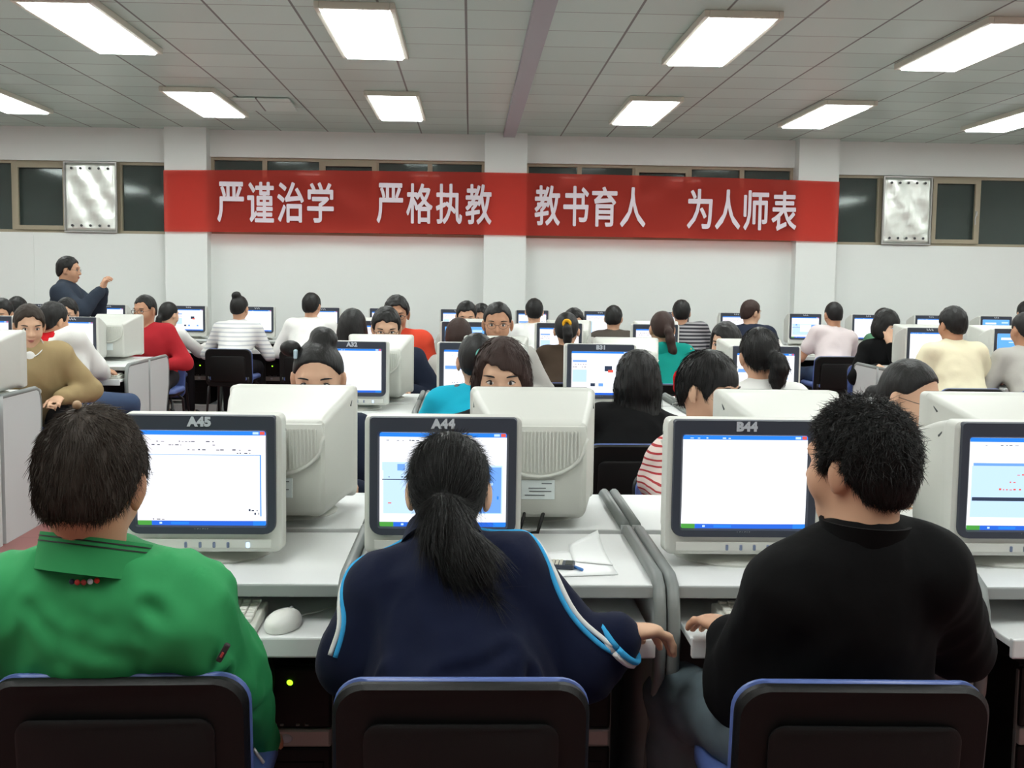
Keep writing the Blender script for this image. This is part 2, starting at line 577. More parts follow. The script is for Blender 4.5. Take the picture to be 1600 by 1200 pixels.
def banner_y(x, v):
    inp = any(a <= x <= b_ for a, b_ in PIL)
    base = PIL_Y - 0.012
    d = 0.0 if inp else 0.010 * math.sin(x * 5.1) * math.sin(v * 3.0 + x) + 0.006 * math.sin(x * 13 + v * 5)
    return base - 0.02 + d
root = empty('banner', ((BX0 + BX1) / 2, PIL_Y, 1.84))
tag(root, 'long red cloth banner with white Chinese characters on the back wall', 'banner')
ox, oy, oz = root.location
bm = bmesh.new()
nx, nz = 120, 8
for layer in (0,):
    g = [[None] * (nx + 1) for _ in range(nz + 1)]
    for j in range(nz + 1):
        for i in range(nx + 1):
            x = BX0 + (BX1 - BX0) * i / nx
            v = j / nz
            z = banner_z(x, False) * (1 - v) + banner_z(x, True) * v
            g[j][i] = bm.verts.new((x - ox, banner_y(x, v) - oy, z - oz))
    for j in range(nz):
        for i in range(nx):
            bm.faces.new((g[j][i], g[j][i + 1], g[j + 1][i + 1], g[j + 1][i]))
obj('cloth', bm, banner_material(), root, smooth=True)
M['letter'] = mat('banner_white', srgb(218, 206, 214), 0.7)
GROUPS = [('严谨治学', (-2.70, -1.44)), ('严格执教', (-1.02, 0.235)), ('教书育人', (0.66, 1.885)), ('为人师表', (2.30, 3.52))]
for s, (xa, xb) in GROUPS:
    pitch = (xb - xa) / 4.0
    for k, ch in enumerate(s):
        o = text_mesh(ch, 0.4, 'character', M['letter'], root, extrude=0.002, heavy=0.0075)
        co = np.array([v.co for v in o.data.vertices])
        lo, hi = co.min(0), co.max(0)
        tw, th = pitch * 0.89, 0.425
        cx = xa + pitch * (k + 0.5)
        zc = (banner_z(cx, False) * 0.5 + banner_z(cx, True) * 0.5) - 0.01
        for v in o.data.vertices:
            v.co = ((v.co.x - (lo[0] + hi[0]) / 2) / (hi[0] - lo[0]) * tw, (v.co.y - (lo[1] + hi[1]) / 2) / (hi[1] - lo[1]) * th, v.co.z)
        o.location = (cx - ox, -0.048, zc - oz)
        o.rotation_euler = (PI / 2, 0, 0)

# ---------------------------------------------------------------- ceiling lights
DIFF = emis('lamp_diffuser', (0.95, 1.0, 0.97), LAMP_STRENGTH)
LFRAME = mat('lamp_frame', srgb(214, 214, 200), 0.45)
light = empty('ceiling_light')
tag(light, cat='ceiling light')
bm = bmesh.new()
for sx in (-1, 1): box(bm, (sx * 0.215, 0, -0.02), (0.03, 1.5, 0.04), 0.004)
for sy in (-1, 1): box(bm, (0, sy * 0.735, -0.02), (0.40, 0.03, 0.04), 0.004)
obj('frame', bm, LFRAME, light)
bm = bmesh.new()
box(bm, (0, 0.045, -0.034), (0.385, 1.335, 0.034), 0.006)
obj('diffuser', bm, DIFF, light)
bm = bmesh.new()
box(bm, (0, -0.675, -0.026), (0.36, 0.075, 0.020), 0.004)
obj('end_diffuser', bm, DIFF, light)
bm = bmesh.new()
box(bm, (0, 0, -0.006), (0.42, 1.47, 0.008))
obj('housing', bm, LFRAME, light)
remember(light)
LX = [-6.1, -4.22, -2.37, -0.675, 1.555, 3.21, 5.02, 6.8]
LY = [1.33, 4.4, 7.47, 10.58]
LNAME = {(-4.22, 10.58): 'bright ceiling light cut off by the left edge of the photo',
         (-2.37, 10.58): 'bright ceiling light above the left pillar, in the far row',
         (-0.675, 10.58): 'bright ceiling light above the second group of banner characters, in the far row',
         (1.555, 10.58): 'bright ceiling light just right of the ceiling trunking, in the far row',
         (3.21, 10.58): 'bright ceiling light above the right end of the banner, in the far row',
         (5.02, 10.58): 'bright ceiling light above the right foil sheet, in the far row',
         (-2.37, 7.47): 'large bright ceiling light leftmost in the near row',
         (-0.675, 7.47): 'large bright ceiling light just left of the ceiling trunking, in the near row',
         (1.555, 7.47): 'large bright ceiling light just right of the ceiling trunking, in the near row',
         (3.21, 7.47): 'large bright ceiling light cut off by the right edge, in the near row'}
for y in LY:
    for x in LX:
        l = dup(light, (x, y, CEIL_Z))
        tag(l, LNAME.get((x, y), 'ceiling light in the rows overhead or off to the side'), group='ceiling lights')
drop(light)

# one ceiling tile has come loose at a corner
root = empty('ceiling_tile', (-1.841, 10.529, 2.930))
tag(root, 'loose ceiling tile hanging open beside the second far light from left', 'ceiling tile')
bm = bmesh.new()
box(bm, (0, 0, -0.03), (0.49, 0.49, 0.01), 0.002, rot=Matrix.Rotation(math.radians(-4.5), 3, 'X'))
obj('panel', bm, bpy.data.materials['metal_ceiling_tiles'], root)


# ---------------------------------------------------------------- CRT monitor (screen faces -y, origin on the desk top)
def mon_sections():
    # (y, width, z0, z1, corner radius)
    return [(0.000, 0.326, 0.052, 0.340, 0.012), (0.006, 0.342, 0.045, 0.346, 0.014), (0.052, 0.346, 0.042, 0.347, 0.014),
            (0.060, 0.336, 0.050, 0.343, 0.016), (0.085, 0.330, 0.046, 0.341, 0.03), (0.16, 0.312, 0.034, 0.328, 0.05), (0.25, 0.280, 0.026, 0.310, 0.05), (0.32, 0.256, 0.026, 0.294, 0.045),
            (0.346, 0.246, 0.030, 0.288, 0.04), (0.354, 0.226, 0.044, 0.280, 0.03)]

def build_monitor():
    root = empty('crt_monitor')
    tag(root, cat='monitor')
    rings = []
    for (y, w, z0, z1, r) in mon_sections():
        out = rrect(w, z1 - z0, min(r, 0.016), 5, 0, (z0 + z1) / 2, rb=r)
        # the belly curves up in the middle towards the back
        arch = 0.030 * max(0.0, (y - 0.06) / 0.29)
        rings.append([(px, y, pz + (arch * (1 - (2 * px / w) ** 2) if pz < (z0 + z1) / 2 - 0.08 else 0)) for px, pz in out])
    bm = bmesh.new()
    loft(bm, rings)
    cas = obj('casing', bm, M['plastic'], root, smooth=True, angle=35)
    # slots at the side of the front flange
    for s in (-1, 1):
        bm = bmesh.new()
        box(bm, (s * 0.163, 0.100, 0.306), (0.003, 0.026, 0.004), rot=Matrix.Rotation(math.radians(-28), 3, 'X'))
        obj('slot', bm, M['desk_dark'], cas)
    # front bezel: dark frame round the tube, rounded below, flush with the top
    bm = bmesh.new()
    outer = rrect(0.322, 0.262, 0.008, 5, 0, 0.2155, rb=0.026)
    inner = rrect(0.284, 0.214, 0.006, 5, 0, 0.208)
    n = len(outer)
    ro0 = [(x, 0.004, z) for x, z in outer]
    ro1 = [(x * 0.985, -0.0085, 0.2155 + (z - 0.2155) * 0.985) for x, z in outer]
    ri0 = [(x, -0.0078, z) for x, z in inner]
    ri1 = [(x * 0.97, 0.0, 0.208 + (z - 0.208) * 0.97) for x, z in inner]
    loft(bm, [ro0, ro1, ri0, ri1], False, False)
    obj('bezel', bm, M['plastic_dark'], root, smooth=True, angle=30)
    # chin buttons
    bm = bmesh.new()
    box(bm, (0, -0.002, 0.064), (0.30, 0.004, 0.02), 0.0015)
    obj('chin_strip', bm, M['plastic'], root)
    for i, x in enumerate((-0.035, -0.004, 0.026, 0.056)):
        bm = bmesh.new()
        box(bm, (x, -0.005, 0.062), (0.006, 0.006, 0.013), 0.002)
        obj('button', bm, M['button'], root)
    bm = bmesh.new()
    box(bm, (0.099, -0.005, 0.062), (0.009, 0.006, 0.013), 0.003)
    obj('power_button', bm, M['power'], root)
    # maker's mark, illegible at this distance: a row of small strokes
    bm = bmesh.new()
    for i, (x, w) in enumerate(((-0.014, 0.004), (-0.0085, 0.004), (-0.003, 0.004), (0.0025, 0.004), (0.008, 0.004), (0.0125, 0.003))):
        box(bm, (x, -0.0075, 0.096), (0.0012, 0.001, 0.006))
        box(bm, (x + w * 0.4, -0.0075, 0.0985 if i % 2 else 0.0935), (w * 0.6, 0.001, 0.0012))
    obj('brand_mark', bm, M['brand'], root)
    # stand
    bm = bmesh.new()
    def ell(a, b_, z, cy=0.135, n=28):
        return [(a * math.cos(2 * PI * k / n), cy + b_ * math.sin(2 * PI * k / n), z) for k in range(n)]
    loft(bm, [ell(0.128, 0.128, 0.014), ell(0.130, 0.130, 0.019), ell(0.12, 0.12, 0.025), ell(0.085, 0.09, 0.033), ell(0.07, 0.075, 0.056)])
    obj('stand', bm, M['plastic'], root, smooth=True, angle=40)
    # rear vent cover: U shaped hood with ribs and a raised lip
    top, bot, hw = 0.280, 0.152, 0.117
    U = [(-hw, top), (-hw - 0.006, top - 0.03)]
    for k in range(0, 13):
        a = PI + PI * k / 12
        U.append((hw * 1.0 * math.cos(a) * (1 - 0.0), top - 0.045 + (top - 0.045 - bot) * math.sin(a)))
    U += [(hw + 0.006, top - 0.03), (hw, top)]
    bm = bmesh.new()
    prism(bm, U, 1, 0.338, 0.362, bev=0.003)
    hood = obj('vent_cover', bm, M['plastic'], root, smooth=True, angle=35)
    bm = bmesh.new()
    nr = 23
    for k in range(nr):
        x = -0.102 + 0.204 * k / (nr - 1)
        zb = top - 0.045 - (top - 0.045 - bot) * math.sqrt(max(0, 1 - (x / hw) ** 2)) + 0.010
        box(bm, (x, 0.3635, (top - 0.012 + zb) / 2), (0.0042, 0.006, top - 0.012 - zb), 0.001, 1)
    obj('vent_grille', bm, M['plastic'], hood)
    bm = bmesh.new()
    tube(bm, [(x, 0.3625, z) for x, z in U[1:-1]], 0.0045, 8)
    obj('vent_lip', bm, M['plastic'], hood, smooth=True)
    bm = bmesh.new()
    box(bm, (0.0, 0.3545, 0.118), (0.085, 0.003, 0.05), 0.001)
    st = obj('rating_sticker', bm, M['sticker'], root)
    bm = bmesh.new()
    for (x, z, w) in ((-0.022, 0.134, 0.026), (0.002, 0.122, 0.044), (-0.006, 0.114, 0.056), (0.008, 0.104, 0.05)):
        box(bm, (x, 0.3565, z), (w, 0.001, 0.0022))
    obj('sticker_print', bm, M['ink'], st)
    # leads at the back
    bm = bmesh.new()
    tube(bm, [(0.03, 0.335, 0.07), (0.035, 0.362, 0.05), (0.045, 0.37, 0.02), (0.06, 0.366, 0.008), (0.09, 0.36, 0.006)], 0.004)
    tube(bm, [(-0.02, 0.335, 0.07), (-0.01, 0.364, 0.045), (0.0, 0.37, 0.012), (0.03, 0.368, 0.006)], 0.005)
    obj('lead', bm, M['cable'], root, smooth=True)
    return remember(root)

# ---------------------------------------------------------------- what is on the screens
SW = emis('screen_white', (0.93, 0.95, 1.0), SCREEN_STRENGTH)
SB = emis('screen_bar_blue', (0.03, 0.24, 0.85), SCREEN_STRENGTH * 0.9)
SB2 = emis('screen_task_blue', (0.03, 0.15, 0.75), SCREEN_STRENGTH * 0.9)
SGN = emis('screen_start_green', (0.08, 0.35, 0.06), SCREEN_STRENGTH * 0.9)
SGR = emis('screen_tool_grey', (0.80, 0.78, 0.82), SCREEN_STRENGTH)
SLB = emis('screen_pale_blue', (0.52, 0.72, 0.98), SCREEN_STRENGTH)
SMB = emis('screen_mid_blue', (0.16, 0.36, 0.85), SCREEN_STRENGTH)
SDK = emis('screen_dark', (0.05, 0.07, 0.12), SCREEN_STRENGTH * 0.7)
SRD = emis('screen_red', (0.75, 0.10, 0.07), SCREEN_STRENGTH)
SGD = emis('screen_grass', (0.18, 0.38, 0.06), SCREEN_STRENGTH)
SSK = emis('screen_sky', (0.14, 0.42, 0.92), SCREEN_STRENGTH)
SMATS = [SW, SB, SB2, SGN, SGR, SLB, SMB, SDK, SRD, SGD, SSK]
XP = [(0, .955, 1, 1, 1), (.955, .962, .992, .995, 8), (.90, .965, .945, .99, 5), (0, 0, 1, .05, 2), (0, 0, .11, .05, 3), (.17, .015, .19, .035, 5), (.26, .012, .40, .038, 1), (.9, .0, 1, .05, 1)]
def dashes(x0, x1, y, seed, mi=7, h=.008, dens=.6):
    rng = random.Random(seed); out = []; x = x0
    while x < x1:
        w = rng.uniform(.008, .03)
        if rng.random() < dens: out.append((x, y, min(x + w, x1), y + h * rng.uniform(.6, 1.4), mi))
        x += w + rng.uniform(.006, .03)
    return out
SCREENS = {
    'word': XP + [(0, .77, 1, .955, 4), (0, .05, .012, .77, 4), (.955, .10, .967, .745, 6), (.0, .745, .967, .752, 6), (0, .05, 1, .09, 4)] + dashes(.12, .6, .885, 1) + dashes(.05, .7, .85, 2) + dashes(.4, .9, .80, 3) + dashes(.78, .95, .765, 4) + dashes(.02, .25, .065, 5) + dashes(.87, .95, .12, 6, h=.02) + dashes(.87, .95, .16, 7, h=.02),
    'web': XP + [(.02, .60, .30, .69, 5), (.03, .14, .97, .66, 5), (.04, .15, .30, .50, 5), (.72, .15, .96, .64, 6), (.14, .60, .20, .67, 6), (.02, .50, .30, .51, 7), (.31, .30, .70, .62, 0)] + dashes(.03, .5, .915, 8, dens=.5) + dashes(.04, .30, .25, 9, 8, .01, .3) + dashes(.75, .94, .30, 10, 1, .03, .5) + dashes(.75, .94, .45, 11, 5, .03, .5) + dashes(.03, .3, .53, 12),
    'blank': XP + dashes(.02, .4, .965, 13, 5, .012, .5),
    'news': XP + [(0, .10, .28, .86, 4), (.02, .76, .26, .80, 6), (.02, .30, .26, .58, 5), (.57, .55, .70, .67, 7), (.63, .52, .72, .58, 8), (.33, .20, .41, .27, 7), (.47, .20, .55, .27, 6), (.62, .20, .70, .27, 4), (.78, .20, .84, .27, 6)] + dashes(.02, .26, .70, 14) + dashes(.02, .26, .64, 15),
    'form': XP + [(.02, .14, .66, .70, 5), (.03, .70, .99, .73, 6), (.03, .32, .50, .36, 7), (.5, .335, .9, .345, 7)] + dashes(.03, .6, .915, 16, dens=.4) + dashes(.3, .6, .60, 17, 8, .014, .5) + dashes(.3, .6, .52, 18, 8, .014, .5) + dashes(.2, .6, .44, 19, 8, .014, .5),
    'hill': [(0, 0, 1, 1, 10), (0, 0, 1, .05, 2), (0, .05, 1, .36, 9), (.1, .36, .8, .42, 9), (.25, .42, .6, .45, 9), (.1, .78, .5, .86, 0), (.5, .6, .9, .68, 0), (.3, .68, .6, .72, 5), (.7, .82, .95, .9, 5), (.05, .12, .3, .22, 7), (.25, .08, .45, .16, 8)],
    'pale': XP + [(0, .72, 1, .955, 4), (.02, .1, .22, .68, 5)] + dashes(.05, .8, .86, 20) + dashes(.05, .7, .80, 21),
    'lines': XP + [(.02, .56, .5, .64, 6), (.55, .4, .9, .44, 5), (.3, .3, .9, .34, 4)] + dashes(.05, .9, .86, 22, 6) + dashes(.1, .6, .45, 23) + dashes(.1, .7, .25, 24) + dashes(.55, .95, .62, 25, 7, .03),
}
def screen_mesh(kind):
    w, h, zc = 0.276, 0.207, 0.208
    bm = bmesh.new()
    def pt(u, v, lift):
        x, z = (u - .5), (v - .5)
        return (x * w, -0.0055 + 0.010 * (x * x + z * z) - lift, zc + z * h)
    N = 8
    g = [[bm.verts.new(pt(i / N, j / N, 0)) for i in range(N + 1)] for j in range(N + 1)]
    for j in range(N):
        for i in range(N):
            bm.faces.new((g[j][i], g[j][i + 1], g[j + 1][i + 1], g[j + 1][i])).material_index = 0
    for k, (u0, v0, u1, v1, mi) in enumerate(SCREENS[kind]):
        lift = 0.0004 + 0.00012 * k
        n = max(1, int((u1 - u0) * 8))
        mrow = max(1, int((v1 - v0) * 8))
        gg = [[bm.verts.new(pt(u0 + (u1 - u0) * i / n, v0 + (v1 - v0) * j / mrow, lift)) for i in range(n + 1)] for j in range(mrow + 1)]
        for j in range(mrow):
            for i in range(n):
                bm.faces.new((gg[j][i], gg[j][i + 1], gg[j + 1][i + 1], gg[j + 1][i])).material_index = mi
    me = bpy.data.meshes.new('screen_' + kind)
    bm.to_mesh(me); bm.free()
    for q in SMATS: me.materials.append(q)
    return me
SCREEN_ME = {k: screen_mesh(k) for k in SCREENS}

def add_screen(mon, kind):
    s = bpy.data.objects.new('screen', SCREEN_ME[kind])
    C.objects.link(s); s.parent = mon
    return s
TAG_ME = {}
def add_tag(mon, s):
    # white number stuck on the top of the bezel; the far ones cannot be read, so they are a few pale strokes
    if s not in TAG_ME:
        if s == '...':
            bm = bmesh.new()
            for i, x in enumerate((-0.018, 0.0, 0.018)):
                box(bm, (x, 0, 0), (0.012, 0.002, 0.005)); box(bm, (x - 0.004, 0, 0.004), (0.004, 0.002, 0.012)); box(bm, (x + 0.004, 0, -0.002), (0.004, 0.002, 0.009))
            o = obj('number_tag', bm, M['tag'], None)
        else:
            o = text_mesh(s, 0.027, 'number_tag', M['tag'], None, extrude=0.0006, bold=0.0016, spacing=1.06)
            for v in o.data.vertices: v.co = (v.co.x * 1.05, -v.co.z, v.co.y)
        TAG_ME[s] = o.data
        bpy.data.objects.remove(o)
    t = bpy.data.objects.new('number_tag', TAG_ME[s])
    C.objects.link(t); t.parent = mon
    t.location = (0.0 if s != 'A45' else -0.002, -0.0088, 0.331)
    return t

# ---------------------------------------------------------------- desk (user sits at -y; origin on the floor at the middle of the back edge)
DW, DD, DH = 0.655, 0.49, 0.74
def build_desk():
    root = empty('computer_desk')
    tag(root, cat='desk')
    bm = bmesh.new()
    box(bm, (0, -DD / 2, DH - 0.0125), (DW - 0.05, DD - 0.004, 0.025), 0.003)
    top = obj('desktop', bm, M['laminate'], root)
    bm = bmesh.new()
    box(bm, (0, -DD - 0.001, DH - 0.014), (DW - 0.052, 0.008, 0.026), 0.003)
    obj('front_edge', bm, M['edge_light'], top)
    for s in (-1, 1):
        x = s * (DW / 2 - 0.0155)
        prof = [(0.0, 0.0), (0.0, DH + 0.012), (-DD + 0.03, DH + 0.012), (-DD - 0.005, DH - 0.01), (-DD - 0.03, DH - 0.10), (-DD - 0.02, DH - 0.22), (-DD + 0.05, 0.36), (-DD + 0.07, 0.26), (-DD - 0.02, 0.06), (-DD - 0.03, 0.0)]
        bm = bmesh.new()
        prism(bm, prof, 0, x - 0.010, x + 0.010)
        sp = obj('side_panel', bm, M['panel'], root)
        bm = bmesh.new()
        # grey moulded edge that runs along the top and down the curved front
        path = [(x, -0.004, DH + 0.010), (x, -DD + 0.035, DH + 0.010), (x, -DD - 0.002, DH - 0.004), (x, -DD - 0.022, DH - 0.05), (x, -DD - 0.03, DH - 0.10), (x, -DD - 0.02, DH - 0.22), (x, -DD + 0.05, 0.36), (x, -DD + 0.07, 0.26), (x, -DD - 0.02, 0.06), (x, -DD - 0.03, 0.01)]
        tube(bm, path, 0.0138, 10)
        obj('edge_trim', bm, M['edge'], sp, smooth=True)
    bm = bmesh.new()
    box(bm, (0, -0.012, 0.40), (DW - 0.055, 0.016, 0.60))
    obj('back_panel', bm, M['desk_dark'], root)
    bm = bmesh.new()
    box(bm, (0, -DD + 0.085, 0.648), (DW - 0.075, 0.37, 0.016), 0.003)
    box(bm, (0, -DD - 0.102, 0.640), (DW - 0.075, 0.016, 0.042), 0.004)
    obj('keyboard_tray', bm, M['laminate'], root)
    bm = bmesh.new()
    box(bm, (0, -0.20, 0.085), (DW - 0.055, 0.34, 0.018), 0.002)
    box(bm, (0, -0.36, 0.05), (DW - 0.055, 0.018, 0.06), 0.002)
    obj('bottom_shelf', bm, M['panel'], root)
    return remember(root)

# ---------------------------------------------------------------- computer tower
def build_tower():
    root = empty('computer_tower')
    tag(root, cat='computer')
    bm = bmesh.new()
    box(bm, (0, 0.16, 0.2125), (0.155, 0.32, 0.425), 0.004)
    obj('case', bm, M['black_plastic'], root)
    bm = bmesh.new()
    box(bm, (0, -0.006, 0.352), (0.158, 0.02, 0.138), 0.006)
    fr = obj('front_panel', bm, M['black_plastic'], root)
    bm = bmesh.new()
    for x in (-0.045, -0.03, 0.005, 0.025): box(bm, (x, -0.017, 0.292), (0.008, 0.004, 0.005), 0.001)
    obj('port', bm, M['edge'], fr)
    bm = bmesh.new()
    box(bm, (0, -0.009, 0.262), (0.158, 0.022, 0.042), 0.006)
    band = obj('silver_band', bm, M['silver'], root)
    bm = bmesh.new()
    ellipsoid(bm, (-0.02, -0.020, 0.262), (0.014, 0.004, 0.010))
    obj('badge', bm, M['tag'], band, smooth=True)
    bm = bmesh.new()
    box(bm, (0, -0.006, 0.122), (0.158, 0.02, 0.236), 0.006)
    lo = obj('lower_panel', bm, M['black_plastic'], root)
    bm = bmesh.new()
    for z in (0.19, 0.14): box(bm, (0, -0.017, z), (0.125, 0.004, 0.036), 0.002)
    obj('drive_bay', bm, M['black_plastic'], lo)
    bm = bmesh.new()
    ellipsoid(bm, (-0.012, -0.018, 0.388), (0.007, 0.004, 0.006), rot=Matrix.Rotation(0.5, 3, 'Y'))
    obj('power_led', bm, M['led'], fr)
    bm = bmesh.new()
    for s in (-1, 1): box(bm, (s * 0.0795, 0.0, 0.2125), (0.004, 0.012, 0.40), 0.001)
    obj('side_trim', bm, M['edge'], root)
    return remember(root)

# ---------------------------------------------------------------- keyboard and mouse
def build_keyboard():
    root = empty('keyboard')
    tag(root, cat='keyboard')
    bm = bmesh.new()
    prof = [(-0.072, 0.0), (-0.072, 0.014), (-0.06, 0.020), (0.06, 0.030), (0.075, 0.026), (0.075, 0.0)]
    prism(bm, prof, 0, -0.215, 0.215, bev=0.004)
    sh = obj('shell', bm, M['kb'], root)
    bm = bmesh.new()
    rows = 6
    for r in range(rows):
        y = -0.052 + 0.0195 * r + (0.005 if r == 5 else 0)
        z = 0.0245 + (y + 0.06) * 0.083
        for (x0, x1, n) in ((-0.205, 0.075, 15), (0.086, 0.138, 3), (0.148, 0.205, 3)):
            n_ = n
            for k in range(n_):
                xa = x0 + (x1 - x0) * k / n_ + 0.001
                xb = x0 + (x1 - x0) * (k + 1) / n_ - 0.001
                if r == 0 and n == 15 and 4 < k < 10: continue
                box(bm, ((xa + xb) / 2, y, z), (xb - xa, 0.0165, 0.008), 0.0015, 1)
        if r == 0:
            box(bm, (-0.065, y, z), (0.09, 0.0165, 0.008), 0.0015, 1)
    obj('keys', bm, M['key'], root)
    return remember(root)

def build_mouse():
    root = empty('mouse')
    tag(root, cat='mouse')
    bm = bmesh.new()
    rings = []
    for (z, s) in ((0.0, 0.92), (0.006, 1.0), (0.016, 1.0), (0.026, 0.88), (0.034, 0.62), (0.038, 0.25)):
        rings.append([(0.031 * s * math.cos(a) * (1 - 0.10 * math.sin(a)), 0.055 * s * math.sin(a) - 0.004 * (z / 0.038), z) for a in [2 * PI * k / 24 for k in range(24)]])
    loft(bm, rings)
    obj('body', bm, M['mouse'], root, smooth=True, angle=50)
    bm = bmesh.new()
    ellipsoid(bm, (0, 0.028, 0.032), (0.0035, 0.009, 0.006), u=10, v=8)
    obj('scroll_wheel', bm, M['edge'], root, smooth=True)
    bm = bmesh.new()
    tube(bm, [(0, 0.054, 0.008), (0.004, 0.08, 0.006), (0.02, 0.115, 0.005), (0.03, 0.16, 0.005)], 0.002, 6)
    obj('cord', bm, M['cable_w'], root, smooth=True)
    return remember(root)

# ---------------------------------------------------------------- chair (sitter looks towards +y, origin on the floor under the seat)
def back_panel_rings(w, h, zc, y, t, r, curve=0.035, lean=0.10, n=8):
    outs = []
    for dy, sc in ((0.0, 0.97), (t * 0.25, 1.0), (t * 0.75, 1.0), (t, 0.97)):
        ring = []
        for px, pz in rrect(w * sc, h * (1 - (1 - sc) * w / h), r, n, 0, 0):
            yy = y + dy + curve * (2 * px / w) ** 2 - lean * pz
            ring.append((px, yy, zc + pz))
        outs.append(ring)
    return outs
def build_chair():
    root = empty('office_chair')
    tag(root, cat='chair')
    bm = bmesh.new()
    loft(bm, back_panel_rings(0.424, 0.345, 0.541, -0.215, 0.030, 0.055))
    sh = obj('backrest_shell', bm, M['black_plastic'], root, smooth=True, angle=40)
    bm = bmesh.new()
    # raised field on the back of the shell
    loft(bm, back_panel_rings(0.32, 0.235, 0.531, -0.2160, 0.010, 0.03, curve=0.0185))
    obj('back_field', bm, M['black_plastic'], sh, smooth=True, angle=40)
    bm = bmesh.new()
    loft(bm, back_panel_rings(0.427, 0.347, 0.542, -0.187, 0.016, 0.058))
    obj('backrest_cushion', bm, M['blue_vinyl'], root, smooth=True, angle=60)
    bm = bmesh.new()
    def sring(z, s):
        return [(px, py + 0.02, z) for px, py in rrect(0.43 * s, 0.41 * s, 0.07, 6)]
    loft(bm, [sring(0.425, 0.96), sring(0.433, 1.0), sring(0.455, 1.0), sring(0.468, 0.95)])
    obj('seat_cushion', bm, M['blue_vinyl'], root, smooth=True, angle=50)
    bm = bmesh.new()
    loft(bm, [sring(0.405, 0.90), sring(0.412, 0.97), sring(0.426, 0.98)])
    obj('seat_shell', bm, M['black_plastic'], root, smooth=True, angle=50)
    for s in (-1, 1):
        bm = bmesh.new()
        tube(bm, [(s * 0.17, -0.08, 0.412), (s * 0.178, -0.15, 0.405), (s * 0.180, -0.178, 0.42), (s * 0.178, -0.178, 0.46)], 0.010, 8)
        obj('back_support', bm, M['black_tube'], root, smooth=True)
        for t in (-1, 1):
            bm = bmesh.new()
            tube(bm, [(s * 0.15, 0.02 + t * 0.13, 0.405), (s * 0.19, 0.02 + t * 0.17, 0.36), (s * 0.205, 0.02 + t * 0.205, 0.0)], 0.011, 8)
            obj('leg', bm, M['black_tube'], root, smooth=True)
    return remember(root)

MON = build_monitor()
DESK = build_desk()
TOWER = build_tower()
KEYB = build_keyboard()
MOUSE = build_mouse()
CHAIR = build_chair()


# ---------------------------------------------------------------- smooth bodies: blended volumes turned into one surface
from mathutils import noise as mnoise
def V(*a): return np.array(a if len(a) > 1 else a[0], dtype=np.float64)
def unit(v):
    v = np.asarray(v, float)
    return v / (np.linalg.norm(v) + 1e-12)

